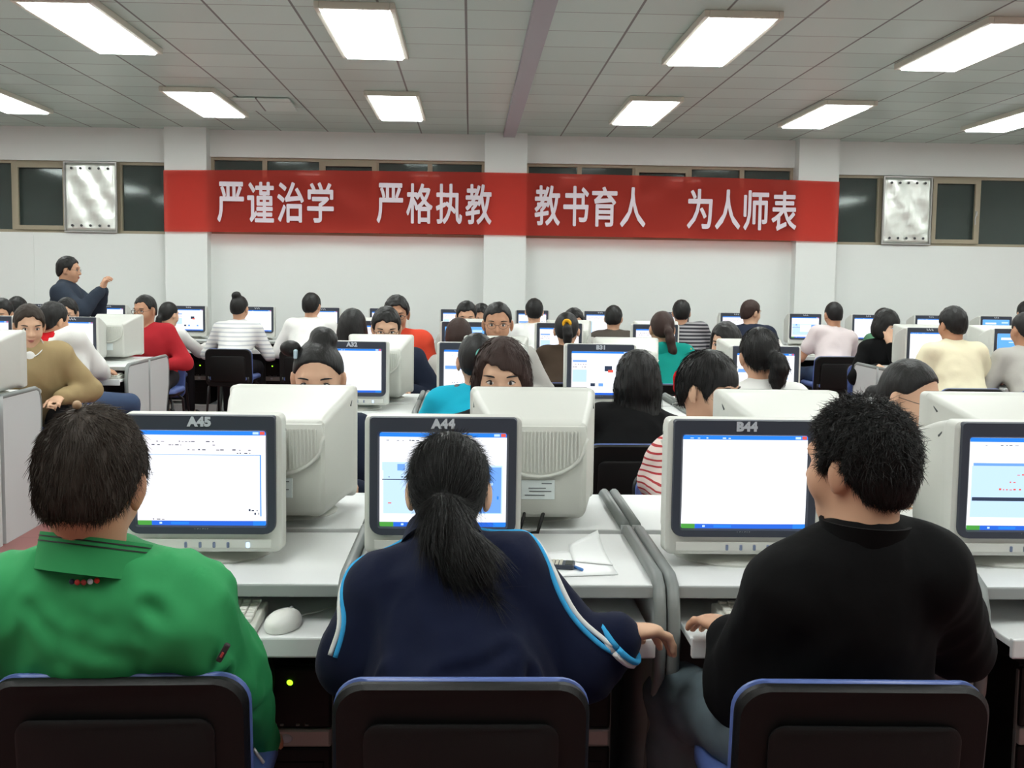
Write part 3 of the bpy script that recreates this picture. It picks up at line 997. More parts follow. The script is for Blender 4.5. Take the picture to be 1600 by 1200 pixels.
class Vol:
    def __init__(s): s.p = []
    def cone(s, a, b, ra, rb, k=0.02, flat=None, op='u'):
        a, b = V(a), V(b)
        m_ = max(ra, rb)
        sc = None
        if flat is not None:
            n, q = unit(flat[0]), flat[1]
            sc = (n, 1.0 / q - 1.0, q)
            m_ = m_ * max(1.0, q)
        lo, hi = np.minimum(a, b) - m_, np.maximum(a, b) + m_
        def f(X, Y, Z):
            P = np.stack(np.broadcast_arrays(X, Y, Z), -1).astype(np.float64)
            A, B = a, b
            if sc:
                n, g, q = sc
                P = P + n * ((P @ n)[..., None] * g)
                A = a + n * (a @ n) * g; B = b + n * (b @ n) * g
            ba = B - A
            pa = P - A
            t = np.clip((pa @ ba) / (ba @ ba + 1e-12), 0, 1)
            d = np.linalg.norm(pa - t[..., None] * ba, axis=-1) - (ra + (rb - ra) * t)
            return d * (sc[2] if sc and sc[2] < 1 else 1.0)
        s.p.append((f, lo, hi, k, op)); return s
    def chain(s, pts, rs, k=0.02, flat=None):
        for i in range(len(pts) - 1): s.cone(pts[i], pts[i + 1], rs[i], rs[i + 1], k, flat)
        return s
    def ell(s, c, r, R=None, k=0.02, op='u'):
        c, r = V(c), V(r)
        R = np.eye(3) if R is None else np.asarray(R)     # columns are the ellipsoid's axes
        m_ = np.sqrt(((R * r) ** 2).sum(1))
        def f(X, Y, Z):
            P = np.stack(np.broadcast_arrays(X, Y, Z), -1) - c
            q = P @ R
            k0 = np.linalg.norm(q / r, axis=-1); k1 = np.linalg.norm(q / (r * r), axis=-1)
            return k0 * (k0 - 1.0) / (k1 + 1e-9)
        s.p.append((f, c - m_, c + m_, k, op)); return s
    def rbox(s, c, b, rr, R=None, k=0.02, op='u'):
        c, b = V(c), V(b)
        R = np.eye(3) if R is None else np.asarray(R)
        m_ = np.abs(R * b).sum(1)
        def f(X, Y, Z):
            P = np.stack(np.broadcast_arrays(X, Y, Z), -1) - c
            q = np.abs(P @ R) - b + rr
            return np.linalg.norm(np.maximum(q, 0), axis=-1) + np.minimum(q.max(-1), 0) - rr
        s.p.append((f, c - m_, c + m_, k, op)); return s
    def cut(s, fn):
        s.p.append((fn, None, None, 0, 'cut')); return s
    def mesh(s, h, fine=(), pad=0.02):
        los = np.array([p[1] for p in s.p if p[4] == 'u']); his = np.array([p[2] for p in s.p if p[4] == 'u'])
        lo, hi = los.min(0) - pad - h, his.max(0) + pad + h
        ax = []
        for i in range(3):
            out = [lo[i]]
            while out[-1] < hi[i]:
                st = h
                for (a, b, hf) in fine:
                    if a[i] - hf <= out[-1] <= b[i]: st = min(st, hf)
                out.append(out[-1] + st)
            ax.append(np.array(out))
        X, Y, Z = ax[0][:, None, None], ax[1][None, :, None], ax[2][None, None, :]
        D = np.full((len(ax[0]), len(ax[1]), len(ax[2])), 0.2)
        for (f, l, u_, k, op) in s.p:
            if op == 'cut':
                D = np.maximum(D, f(X, Y, Z)); continue
            g = k + 2.5 * h
            sl = []
            for i in range(3):
                i0 = max(0, np.searchsorted(ax[i], l[i] - g) - 1); i1 = min(len(ax[i]), np.searchsorted(ax[i], u_[i] + g) + 1)
                sl.append(slice(i0, i1))
            if any(q.start >= q.stop for q in sl): continue
            d = f(X[sl[0]], Y[:, sl[1]], Z[:, :, sl[2]])
            o = D[sl[0], sl[1], sl[2]]
            if op == 'u':
                if k > 0:
                    hh = np.clip(0.5 + 0.5 * (o - d) / k, 0, 1)
                    D[sl[0], sl[1], sl[2]] = o + (d - o) * hh - k * hh * (1 - hh)
                else: D[sl[0], sl[1], sl[2]] = np.minimum(o, d)
            else:
                d = -d
                hh = np.clip(0.5 - 0.5 * (o - d) / max(k, 1e-6), 0, 1)
                D[sl[0], sl[1], sl[2]] = o + (d - o) * hh + k * hh * (1 - hh)
        D[0] = D[-1] = 0.2; D[:, 0] = D[:, -1] = 0.2; D[:, :, 0] = D[:, :, -1] = 0.2
        return nets(D, ax)

def nets(D, ax):
    S = D < 0
    nx, ny, nz = D.shape
    cnt = np.zeros((nx - 1, ny - 1, nz - 1), np.int8)
    for dx in (0, 1):
        for dy in (0, 1):
            for dz in (0, 1):
                cnt += S[dx:nx - 1 + dx, dy:ny - 1 + dy, dz:nz - 1 + dz]
    act = (cnt > 0) & (cnt < 8)
    I, J, K = np.nonzero(act)
    n = len(I)
    idx = np.full(act.shape, -1, np.int32); idx[I, J, K] = np.arange(n)
    pos = np.zeros((n, 3)); num = np.zeros(n)
    cor = [(a, b, c) for a in (0, 1) for b in (0, 1) for c in (0, 1)]
    val = {c: D[I + c[0], J + c[1], K + c[2]] for c in cor}
    for c in cor:
        for d in range(3):
            if c[d]: continue
            e = list(c); e[d] = 1; e = tuple(e)
            a, b = val[c], val[e]
            x = (a < 0) != (b < 0)
            t = np.where(x, a / np.where(x, a - b, 1.0), 0)
            base = [ax[0][I + c[0]], ax[1][J + c[1]], ax[2][K + c[2]]]
            q = [I + c[0], J + c[1], K + c[2]][d]
            base[d] = ax[d][q] + t * (ax[d][np.minimum(q + 1, len(ax[d]) - 1)] - ax[d][q])
            pos += np.stack(base, -1) * x[:, None]; num += x
    pos /= num[:, None]
    F = []
    # x edges
    for d in range(3):
        sl0 = [slice(1, -1)] * 3; sl1 = [slice(1, -1)] * 3
        sl0[d] = slice(0, -1); sl1[d] = slice(1, None)
        a, b = S[tuple(sl0)], S[tuple(sl1)]
        i, j, k = np.nonzero(a != b)
        fl = a[i, j, k]
        o = [1, 1, 1]; o[d] = 0
        i, j, k = i + o[0], j + o[1], k + o[2]
        e1, e2 = [(1, 2), (2, 0), (0, 1)][d]
        g = [i, j, k]
        def cell(u_, v_):
            q = [g[0].copy(), g[1].copy(), g[2].copy()]
            q[e1] = q[e1] - u_; q[e2] = q[e2] - v_
            return idx[q[0], q[1], q[2]]
        quad = np.stack([cell(1, 1), cell(0, 1), cell(0, 0), cell(1, 0)], -1)
        quad[~fl] = quad[~fl][:, ::-1]
        F.append(quad)
    F = np.concatenate(F)
    F = F[(F >= 0).all(1)]
    return pos, F

def normals(v, f):
    n = np.zeros_like(v)
    a = np.cross(v[f[:, 2]] - v[f[:, 0]], v[f[:, 3]] - v[f[:, 1]])
    for i in range(4): np.add.at(n, f[:, i], a)
    return n / (np.linalg.norm(n, axis=1, keepdims=True) + 1e-12)

def relax(v, f, it=1, w=0.5):
    for _ in range(it):
        s = np.zeros_like(v); c = np.zeros(len(v))
        for a, b in ((0, 1), (1, 2), (2, 3), (3, 0)):
            np.add.at(s, f[:, a], v[f[:, b]]); np.add.at(s, f[:, b], v[f[:, a]])
            np.add.at(c, f[:, a], 1); np.add.at(c, f[:, b], 1)
        v = v + (s / np.maximum(c, 1)[:, None] - v) * w
    return v

def folds(v, f, amp, scale=9.0, stretch=(1, 1, 1), seed=0.0, mask=None):
    # soft creases of cloth: ridged noise pushed along the surface normal
    n = normals(v, f)
    st = np.asarray(stretch)
    q = v * st * scale + seed
    d = np.array([1.0 - 2.2 * abs(mnoise.noise(Vector(p))) + 0.4 * mnoise.noise(Vector(p * 2.3)) for p in q])
    if mask is not None: d = d * mask(v)
    return v + n * (d * amp)[:, None]

def strands(pts, dirs, nrm, length, lift, r0, rng, seg=4, curl=0.0, droop=0.0):
    # thin tapered locks, three sided, one mesh
    N = len(pts)
    L = length * (0.6 + 0.8 * rng.random(N))
    t = np.linspace(0, 1, seg)
    d = dirs + rng.normal(0, curl, (N, 3))
    d /= np.linalg.norm(d, axis=1, keepdims=True) + 1e-9
    lf = lift * (0.3 + 1.2 * rng.random(N))
    c = pts[:, None, :] + d[:, None, :] * (L[:, None] * t)[:, :, None] + nrm[:, None, :] * ((lf * L)[:, None] * (t - 0.45 * t * t))[:, :, None]
    c[:, :, 2] -= droop * (L[:, None] * t * t)
    side = np.cross(d, nrm); side /= np.linalg.norm(side, axis=1, keepdims=True) + 1e-9
    rad = r0 * (1 - 0.85 * t)
    vs_ = []
    for k in range(3):
        a = 2 * PI * k / 3
        o = side * math.cos(a) + nrm * math.sin(a)
        vs_.append(c + o[:, None, :] * rad[None, :, None])
    vv = np.stack(vs_, 2)                     # N, seg, 3, 3
    base = (np.arange(N) * seg * 3)[:, None, None]
    s_ = (np.arange(seg - 1) * 3)[None, :, None]
    k_ = np.arange(3)[None, None, :]
    k2 = (k_ + 1) % 3
    F = np.stack([base + s_ + k_, base + s_ + k2, base + s_ + 3 + k2, base + s_ + 3 + k_], -1).reshape(-1, 4)
    return vv.reshape(-1, 3), F


# ---------------------------------------------------------------- people
SKIN = [mat('skin_a', srgb(204, 158, 128), 0.55, spec=0.35, vary=0.06, vscale=14), mat('skin_b', srgb(216, 174, 144), 0.55, spec=0.35, vary=0.06, vscale=14), mat('skin_c', srgb(190, 142, 112), 0.55, spec=0.35, vary=0.06, vscale=14)]
HAIR = {'black': mat('hair_black', srgb(24, 23, 22), 0.48, spec=0.32, bump=0.5, bscale=120, stretch=(1, 1, 0.12)),
        'soft': mat('hair_soft_black', srgb(52, 44, 37), 0.6, spec=0.25, bump=0.5, bscale=140, stretch=(1, 1, 0.12)),
        'brown': mat('hair_brown', srgb(54, 38, 33), 0.58, spec=0.28, bump=0.5, bscale=120, stretch=(1, 1, 0.12))}
EYE_W = mat('eye_white', srgb(226, 222, 216), 0.3)
EYE_D = mat('eye_dark', srgb(28, 20, 17), 0.25)
LIP = mat('lip', srgb(176, 104, 94), 0.5)
SHOE = mat('shoe_leather', srgb(40, 38, 38), 0.5)
TROU = {'navy': mat('navy_trousers', srgb(28, 34, 58), 0.85, spec=0.2), 'jeans': mat('grey_jeans', srgb(98, 112, 118), 0.85, spec=0.2, vary=0.35, vscale=9, bump=0.3, bscale=25),
        'dark': mat('dark_trousers', srgb(34, 34, 38), 0.85, spec=0.2), 'blue': mat('blue_jeans', srgb(62, 78, 106), 0.85, spec=0.2, vary=0.2)}

def cloth(name, rgb, **k):
    return mat(name, srgb(*rgb), k.pop('rough', 0.88), spec=0.15, bump=k.pop('bump', 0.25), bscale=k.pop('bscale', 30), **k)

def lerp_line(tbl):
    xs, ys = np.array([t[0] for t in tbl]), np.array([t[1] for t in tbl])
    return lambda x: np.interp(x, xs, ys)

LINES = {  # hair line: position front-back -> lowest hair height, in head coordinates
    'short': [(-.13, -.085), (-.07, -.082), (-.045, -.060), (-.030, -.035), (-.012, .004), (.012, .006), (.020, -.018), (.034, -.020), (.042, .020), (.06, .046), (.08, .058), (.12, .064)],
    'crew': [(-.13, -.075), (-.07, -.070), (-.045, -.045), (-.030, -.020), (-.012, .010), (.012, .012), (.020, -.005), (.034, -.002), (.042, .030), (.06, .052), (.08, .060), (.12, .064)],
    'pulled': [(-.13, -.070), (-.07, -.078), (-.045, -.055), (-.030, -.030), (-.012, .000), (.012, .004), (.026, .004), (.040, .022), (.055, .044), (.07, .058), (.09, .066), (.12, .070)],
    'fringe': [(-.13, -.070), (-.07, -.078), (-.045, -.055), (-.030, -.030), (-.012, .000), (.012, .000), (.026, -.030), (.044, -.022), (.052, .000), (.06, .012), (.12, .016)],
    'bangs': [(-.13, -.10), (-.06, -.10), (-.035, -.055), (-.012, -.055), (.010, -.070), (.035, -.085), (.050, -.030), (.056, .010), (.07, .014), (.12, .016)],
    'sweep': [(-.13, -.10), (-.06, -.10), (-.035, -.055), (-.012, -.055), (.010, -.070), (.035, -.085), (.050, -.020), (.056, .026), (.07, .034), (.12, .040)],
    'bob': [(-.13, -.13), (-.06, -.13), (-.02, -.13), (.010, -.125), (.035, -.115), (.050, -.06), (.058, .006), (.07, .012), (.12, .016)],
}

class Person: pass

def add_hand(vol, W, fd, nd, side, curl=0.35, spread=1.0, k=0.012, sc=1.0, mouse=False):
    fd = unit(fd); nd = unit(np.asarray(nd) - fd * np.dot(nd, fd))
    l = np.cross(fd, nd) * side            # points to the little finger
    pc = W + fd * 0.048 * sc
    R = np.stack([l, fd, nd], 1)
    vol.cone(W - fd * 0.02, W + fd * 0.02, 0.023 * sc, 0.026 * sc, k, flat=(nd, 0.8))
    vol.ell(pc, (0.040 * sc, 0.052 * sc, 0.0155 * sc), R, k)
    for i, (o, L, r) in enumerate(((-.030, .072, .0088), (-.0105, .081, .0090), (.0095, .074, .0086), (.0275, .058, .0078))):
        b = W + (fd * (0.086 - 0.006 * abs(i - 1.2)) + l * o) * sc
        d = unit(fd + l * (o * 3.2 * spread))
        p = b - d * 0.012 * sc
        pts = [p]
        cang = 0.10
        q = b.copy()
        segs = (0.45, 0.32, 0.23)
        for j, s_ in enumerate(segs):
            cang += curl * (0.55, 0.8, 0.6)[j] * (1 + 0.12 * i)
            q = q + (d * math.cos(cang) - nd * math.sin(cang)) * L * s_ * sc
            pts.append(q.copy())
        vol.chain(pts, [r * sc * 1.12, r * sc, r * sc * 0.95, r * sc * 0.78], 0.004)
    t0 = W + (fd * 0.022 - l * 0.026 - nd * 0.004) * sc
    t1 = t0 + (fd * 0.032 - l * 0.024 - nd * 0.008) * sc
    t2 = t1 + (fd * 0.032 - l * 0.010 - nd * (0.008 + 0.01 * curl)) * sc
    t3 = t2 + (fd * 0.022 - l * (0.002) - nd * 0.006) * sc
    vol.chain([t0, t1, t2, t3], [0.0150 * sc, 0.0120 * sc, 0.0105 * sc, 0.0085 * sc], 0.008)

def ik(S, W, l1, l2, hint):
    d = W - S; D = np.linalg.norm(d)
    if D > (l1 + l2) * 0.995:
        f = D / ((l1 + l2) * 0.995); l1 *= f; l2 *= f
    a = (l1 * l1 - l2 * l2 + D * D) / (2 * D)
    h = math.sqrt(max(0, l1 * l1 - a * a))
    n = hint - d * np.dot(hint, d) / (D * D)
    return S + d * a / D + unit(n) * h

def head_axes(face, yaw, pitch, roll):
    a = math.radians(face + yaw)
    f = V(-math.sin(a), math.cos(a), 0.0); r = V(math.cos(a), math.sin(a), 0.0); u = V(0, 0, 1.0)
    p = math.radians(pitch)
    f, u = f * math.cos(p) - u * math.sin(p), u * math.cos(p) + f * math.sin(p)
    q = math.radians(roll)
    r, u = r * math.cos(q) + u * math.sin(q), u * math.cos(q) - r * math.sin(q)
    return np.stack([r, f, u], 1)

def person(label, head, face=0.0, yaw=0.0, pitch=8.0, roll=0.0, seat=None, hands=None, hair=('short', 'black'), top=None, top_name='shirt', sleeves='long',
           trousers='dark', female=False, near=0, glasses=None, skin=0, bulk=0.0, stand=False, features=None, hand_dirs=None, hand_curl=0.35, group=None,
           elbows=None, neck_back=0.0, shoulders=None, extra_top=None, hair_fn=None, hs=1.0, fold_amp=0.006, leg_spread=0.0, raised=False, top_cut=None, sh_up=0.0, knees=None, neck=(0.172, 0.030), hip=None, depth=1.0, elbow_at=(None, None), tilt=0.0, cuff=0.93):
    P = Person()
    head = V(head)
    Rh = head_axes(face, yaw, pitch, roll)
    hr, hf, hu = Rh[:, 0], Rh[:, 1], Rh[:, 2]
    Hc = head - V(0, 0, 0.112 * hs)
    a = math.radians(face)
    bf, br = V(-math.sin(a), math.cos(a), 0.0), V(math.cos(a), math.sin(a), 0.0)
    H = lambda q: Hc + Rh @ (V(q) * hs)
    # skeleton
    N = Hc - V(0, 0, neck[0]) * hs - bf * (neck[1] + neck_back)
    sw = shoulders or (0.140 if female else 0.165)
    if stand:
        hip_z, tl = hip or 0.90, 0.50
    else:
        hip_z, tl = 0.545, 0.50
    if seat is None:
        dz = N[2] - hip_z
        hor = math.sqrt(max(0.0, tl * tl - dz * dz)) if dz < tl else 0.03
        hor = min(hor, 0.28)
        Pv = V(N[0], N[1], 0) - bf * hor; Pv[2] = hip_z
    else:
        Pv = V(seat[0], seat[1], hip_z)
    sp = unit(N - Pv); sf = unit(bf - sp * np.dot(bf, sp)); sr = np.cross(sf, sp)
    Rt = np.stack([sr, sf, sp], 1)
    Sc = N - sp * 0.045 + sp * sh_up
    tl_ = math.radians(tilt)
    sx = sr * math.cos(tl_) + sp * math.sin(tl_)
    SL, SR = Sc - sx * sw, Sc + sx * sw
    L = np.linalg.norm(N - Pv)
    ar = 0.040 if female else 0.046
    # arms
    if hands is None: hands = ['kb', 'kb']
    W = []
    for i, (hd, s) in enumerate(zip(hands, (-1, 1))):
        if hd == 'kb': w = V(Pv[0], Pv[1], 0) + bf * 0.40 + br * s * 0.13 + V(0, 0, 0.735)
        elif hd == 'lap': w = V(Pv[0], Pv[1], 0) + bf * 0.30 + br * s * 0.10 + V(0, 0, 0.66)
        elif hd == 'side': w = Pv + br * s * 0.24 + bf * 0.05 - V(0, 0, 0.0)
        else: w = V(hd)
        W.append(w)
    el = []
    for i, s in enumerate((-1, 1)):
        S_ = (SL, SR)[i]
        hint = V(0, 0, -1.0) + br * s * 0.75 - bf * 0.25 if elbows is None else V(elbows[i])
        el.append(V(elbow_at[i]) if elbow_at[i] is not None else ik(S_, W[i], 0.275, 0.245, hint))
    hd_dirs = []
    for i in range(2):
        if hand_dirs and hand_dirs[i] is not None: hd_dirs.append((V(hand_dirs[i][0]), V(hand_dirs[i][1])))
        else: hd_dirs.append((unit(bf * 1.0 + V(0, 0, -0.12) + br * (0.15 if i == 0 else -0.15)), V(0, 0, 1.0)))
    # legs
    kn, an = [], []
    for i, s in enumerate((-1, 1)):
        hp = Pv + br * s * 0.085
        if stand:
            k_ = hp + V(0, 0, -0.47 * hip_z) + bf * 0.02; f_ = V(k_[0], k_[1], 0.09) - bf * 0.01
        else:
            k_ = hp + bf * 0.40 + br * s * (0.05 + leg_spread) + V(0, 0, -0.035); f_ = V(k_[0], k_[1], 0.09) + bf * 0.03
            if knees is not None and knees[i] is not None:
                k_ = V(knees[i]); f_ = V(k_[0], k_[1], 0.09) + bf * 0.03
        kn.append(k_); an.append(f_)
    org = V(Pv[0], Pv[1], 0.0)
    hb, hh_ = ((0.020, 0.009), (0.015, 0.0065), (0.010, 0.0040))[near]

    def head_prims(vol):
        vol.ell(H((0, -.008, .008)), V(.075, .093, .093) * hs, Rh, 0.0)
        vol.ell(H((0, .030, -.052)), V(.058, .060, .070) * hs, Rh, 0.03)
        vol.ell(H((0, .058, -.104)), V(.027, .024, .020) * hs, Rh, 0.025)
        for s in (-1, 1):
            vol.ell(H((s * .037, .052, -.044)), V(.026, .028, .032) * hs, Rh, 0.02)
            vol.ell(H((s * .031, .094, -.011)), V(.019, .012, .010) * hs, Rh, 0.010, op='s')
            e = head_axes(face + s * -22, yaw, pitch, roll)
            vol.ell(H((s * .080, -.010, -.024)), V(.009, .019, .031) * hs, e, 0.005)
            vol.ell(H((s * .077, -.002, -.050)), V(.005, .009, .009) * hs, Rh, 0.006)
        vol.cone(H((-.030, .080, .013)), H((.030, .080, .013)), .010 * hs, .010 * hs, 0.018)
        vol.cone(H((0, .086, -.006)), H((0, .103, -.041)), .007 * hs, .0125 * hs, 0.012)
        for s in (-1, 1): vol.ell(H((s * .011, .094, -.044)), V(.009, .010, .008) * hs, Rh, 0.006)
        vol.ell(H((0, .085, -.069)), V(.022, .010, .008) * hs, Rh, 0.006)
        vol.ell(H((0, .083, -.081)), V(.018, .010, .008) * hs, Rh, 0.006)
        nr = 0.049 if female else 0.056
        vol.cone(H((0, -.022, -.060)), N + sp * 0.01, nr * 0.96, nr * 1.04, 0.03)

    def torso(vol, t, hem=-0.06):
        w = (0.92 if female else 1.0)
        vol.ell(Pv + sp * (0.06), V(.165 * w + t, .115 * depth + t, .13 + t), Rt, 0.0)
        vol.ell(Pv + sp * (0.20 * L / 0.5), V(.142 * w + t, .100 * depth + t, .16 + t), Rt, 0.06)
        vol.ell(Pv + sp * (0.345 * L / 0.5) + sf * 0.022, V((sw + .005) + t * 0.8, .108 * depth + t, .155 + t), Rt, 0.06)
        vol.cone(SL + sr * 0.02, SR - sr * 0.02, 0.048 + t * 0.8, 0.048 + t * 0.8, 0.06)
        for S_ in (SL, SR):
            vol.cone(N + sp * 0.012, S_ + sp * 0.006, 0.044 + t * 0.7, 0.050 + t * 0.7, 0.04)
        vol.ell(Sc - sp * 0.06 - sf * 0.020, V(sw * 0.75 + t * 0.5, .06 + t * 0.6, .10), Rt, 0.05)

    def arm(vol, i, t, frac=1.0, k=0.035):
        S_, E_, W_ = (SL, SR)[i], el[i], W[i]
        if frac >= 1.0:
            vol.cone(S_, E_, ar + 0.010 + t, ar + t, k)
            vol.cone(E_, E_ + (W_ - E_) * cuff, ar + t * 1.0, ar * 0.66 + t * 0.7, 0.03)
        else:
            vol.cone(S_, S_ + (E_ - S_) * frac, ar + 0.012 + t, ar + t + 0.006, k)

    # ---- body
    vol = Vol()
    head_prims(vol)
    torso(vol, -0.012)
    for i, s in enumerate((-1, 1)):
        S_, E_, W_ = (SL, SR)[i], el[i], W[i]
        vol.cone(S_, E_, ar + 0.004, ar - 0.004, 0.03)
        vol.cone(E_, W_, ar - 0.004, 0.026, 0.02)
        fd, nd = hd_dirs[i]
        cv = hand_curl[i] if isinstance(hand_curl, (list, tuple)) else hand_curl
        add_hand(vol, W_, fd, nd, s, curl=cv)
        hp = Pv + br * s * 0.085
        vol.cone(hp, kn[i], 0.080, 0.056, 0.04)
        vol.cone(kn[i], an[i], 0.052, 0.036, 0.03)
        vol.cone(an[i], an[i] + bf * 0.12 - V(0, 0, 0.05), 0.036, 0.026, 0.03)
    fine = [(Hc - 0.15 * hs, Hc + 0.15 * hs, hh_)]
    for i in range(2):
        c = W[i] + hd_dirs[i][0] * 0.07
        if near >= 1 and hands[i] not in ('kb', 'lap', 'side') or near == 2: fine.append((c - 0.10, c + 0.10, 0.0042 if near == 2 else 0.007))
    v, f = vol.mesh(hb, fine)
    if near: v = relax(v, f, 1, 0.4)
    body = raw_obj('person', v - org, f, SKIN[skin])
    body.location = org
    tag(body, label, 'person', group)
    P.root = body
    def part(name, v, f, m_, parent=None, midx=None):
        return raw_obj(name, v - (org if parent is None or parent is body else org), f, m_, parent or body, midx=midx)
    P.part = part
    # ---- hair
    style, colr = hair
    vol = Vol()
    tk = {'crew': 0.007, 'short': 0.011, 'pulled': 0.007, 'bangs': 0.013, 'fringe': 0.012, 'sweep': 0.013, 'bob': 0.016}[style]
    vol.ell(H((0, -.010, .010)), V(.075 + tk, .093 + tk, .093 + tk) * hs, Rh, 0.0)
    if style in ('short', 'crew'):
        vol.ell(H((0, -.045, -.045)), V(.058 + tk * .6, .050 + tk * .6, .060) * hs, Rh, 0.03)
    elif style in ('pulled', 'fringe'):
        vol.ell(H((0, -.040, -.035)), V(.058 + tk * .6, .052 + tk * .6, .060) * hs, Rh, 0.03)
    else:
        vol.ell(H((0, -.030, -.050)), V(.072 + tk, .066 + tk, .080) * hs, Rh, 0.04)
    if style == 'bob': vol.ell(H((0, -.020, -.07)), V(.085, .075, .075) * hs, Rh, 0.04)
    zl = lerp_line(LINES[style])
    hseed = abs(head[0]) * 7.3 + head[1] * 3.1
    def cutter(X, Y, Z):
        Q = (np.stack(np.broadcast_arrays(X, Y, Z), -1) - Hc) @ Rh / hs
        lim = zl(Q[..., 1])
        fr_ = np.clip((Q[..., 1] - .035) / .02, 0, 1)
        x_ = Q[..., 0]
        if style == 'sweep': lim = lim + fr_ * (.42 * x_ + .004 * np.sin(x_ * 160 + hseed))
        elif style in ('short', 'crew'): lim = lim + fr_ * (.007 * np.sin(x_ * 60 + hseed) + .005 * np.sin(x_ * 150 + 2 * hseed) + .10 * x_ * math.sin(hseed))
        elif style == 'pulled': lim = lim + fr_ * (-3.0 * x_ * x_ + .004)
        else: lim = lim + fr_ * (.002 * np.sin(x_ * 190 + hseed))
        return (lim - Q[..., 2]) * 0.7 * hs
    vol.cut(cutter)
    if hair_fn: hair_fn(vol, H, Rh, N)
    v, f = vol.mesh((0.010, 0.007, 0.0048)[near], pad=0.012)
    if near: v = relax(v, f, 1, 0.4)
    q = (v - Hc) @ Rh
    n_ = normals(v, f)
    rngh = random.Random(int(abs(head[0] * 1000) + head[1] * 100))
    ph = rngh.uniform(0, 50)
    amp = {'crew': 0.0025, 'short': 0.004, 'pulled': 0.0015, 'bangs': 0.002, 'fringe': 0.002, 'sweep': 0.003, 'bob': 0.003}[style]
    d = np.array([mnoise.noise(Vector((p[0] * 70 + ph, p[1] * 70, p[2] * 22))) for p in q])
    v = v + n_ * (d * amp)[:, None]
    P.hair_v, P.hair_f, P.hair_n = v, f, n_
    P.hair = part('hair', v, f, HAIR[colr])
    # ---- face features
    feat = features if features is not None else (abs((face + yaw + 180) % 360 - 180) > 70)
    if feat:
        for s in (-1, 1):
            bm = bmesh.new()
            Rq = Matrix([list(x) for x in Rh])
            ellipsoid(bm, H((s * .031, .0745, -.011)) - org, V(.0135, .0115, .0075) * hs, Rq, 12, 8, 0)
            ellipsoid(bm, H((s * .031, .0825, -.011)) - org, V(.0058, .0045, .0062) * hs, Rq, 10, 8, 1)
            tube(bm, [H((s * (.031 + .0165 * t), .0830 - .007 * abs(t) ** 2, -.011 + .0085 * (1 - t * t))) - org for t in (-1, -.5, 0, .5, 1)], [.0008, .0017, .0019, .0019, .0012], 6, 1)
            obj('eye', bm, [EYE_W, EYE_D], body, smooth=True)
            bm = bmesh.new()
            tube(bm, [H((s * (.032 + .022 * t), .0905 - .009 * (t + .2) ** 2, .0085 + .005 * (1 - (t - .25) ** 2))) - org for t in (-1, -.5, 0, .5, 1)], [.0018, .0030, .0032, .0028, .0012], 6)
            obj('eyebrow', bm, HAIR['black'], body, smooth=True)
        bm = bmesh.new()
        tube(bm, [H((.021 * t, .0955 - .010 * t * t, -.0715 - .0015 * (1 - t * t))) - org for t in (-1, -.6, -.2, .2, .6, 1)], [.001, .0030, .0038, .0038, .0030, .001], 8)
        tube(bm, [H((.017 * t, .0925 - .009 * t * t, -.0800 - .0020 * (1 - t * t))) - org for t in (-1, -.6, -.2, .2, .6, 1)], [.001, .0034, .0046, .0046, .0034, .001], 8)
        obj('lips', bm, LIP, body, smooth=True)
    if glasses:
        bm = bmesh.new()
        for s in (-1, 1):
            pts = [H((s * .033 + .024 * math.cos(t), .1000 - .006 * math.cos(t) * s, -.013 + .0165 * math.sin(t))) - org for t in [2 * PI * k / 20 for k in range(21)]]
            tube(bm, pts, 0.0011 if glasses == 'thin' else 0.0018, 6)
            tube(bm, [H((s * .056, .094, -.010)) - org, H((s * .074, .06, -.010)) - org, H((s * .080, -.005, -.010)) - org], 0.0012, 6)
        tube(bm, [H((-.010, .101, -.010)) - org, H((0, .104, -.008)) - org, H((.010, .101, -.010)) - org], 0.0012, 6)
        obj('glasses', bm, M['glasses'], body, smooth=True)
    # ---- upper garment
    P.N, P.SL, P.SR, P.el, P.W, P.Pv, P.sp, P.sf, P.sr, P.org, P.H, P.Rh, P.Hc, P.bf, P.br, P.kn = N, SL, SR, el, W, Pv, sp, sf, sr, org, H, Rh, Hc, bf, br, kn
    t = 0.012 + bulk
    vol = Vol()
    torso(vol, t)
    for i in range(2):
        arm(vol, i, t, {'long': 1.0, 'short': 0.62}[sleeves])
    if extra_top: extra_top(vol, P)
    v, f = vol.mesh((0.020, 0.014, 0.0085)[near])
    v = relax(v, f, 1 if near else 2, 0.5)
    if near == 2:
        v = folds(v, f, fold_amp * 1.2, 5.0, (1.3, 1.0, 0.55), ph)
        v = folds(v, f, fold_amp * 0.45, 13.0, (1.2, 1.0, 0.7), ph + 3)
    elif fold_amp: v = folds(v, f, fold_amp, 9.0, (1, 1, 0.75), ph)
    P.top_v, P.top_f = v, f
    P.top = part(top_name, v, f, top)
    # ---- trousers and shoes
    vol = Vol()
    vol.ell(Pv + V(0, 0, 0.0), V(.165, .125, .10), np.stack([br, bf, V(0, 0, 1)], 1), 0.0)
    for i, s in enumerate((-1, 1)):
        hp = Pv + br * s * 0.085
        vol.cone(hp, kn[i], 0.094, 0.068, 0.04)
        vol.cone(kn[i], an[i] + V(0, 0, 0.01), 0.066, 0.054, 0.03)
    v, f = vol.mesh((0.024, 0.018, 0.012)[near])
    v = relax(v, f, 1)
    if near == 2: v = folds(v, f, 0.007, 9.0, (1, 1, 1), ph)
    P.trousers = part('trousers', v, f, TROU[trousers])
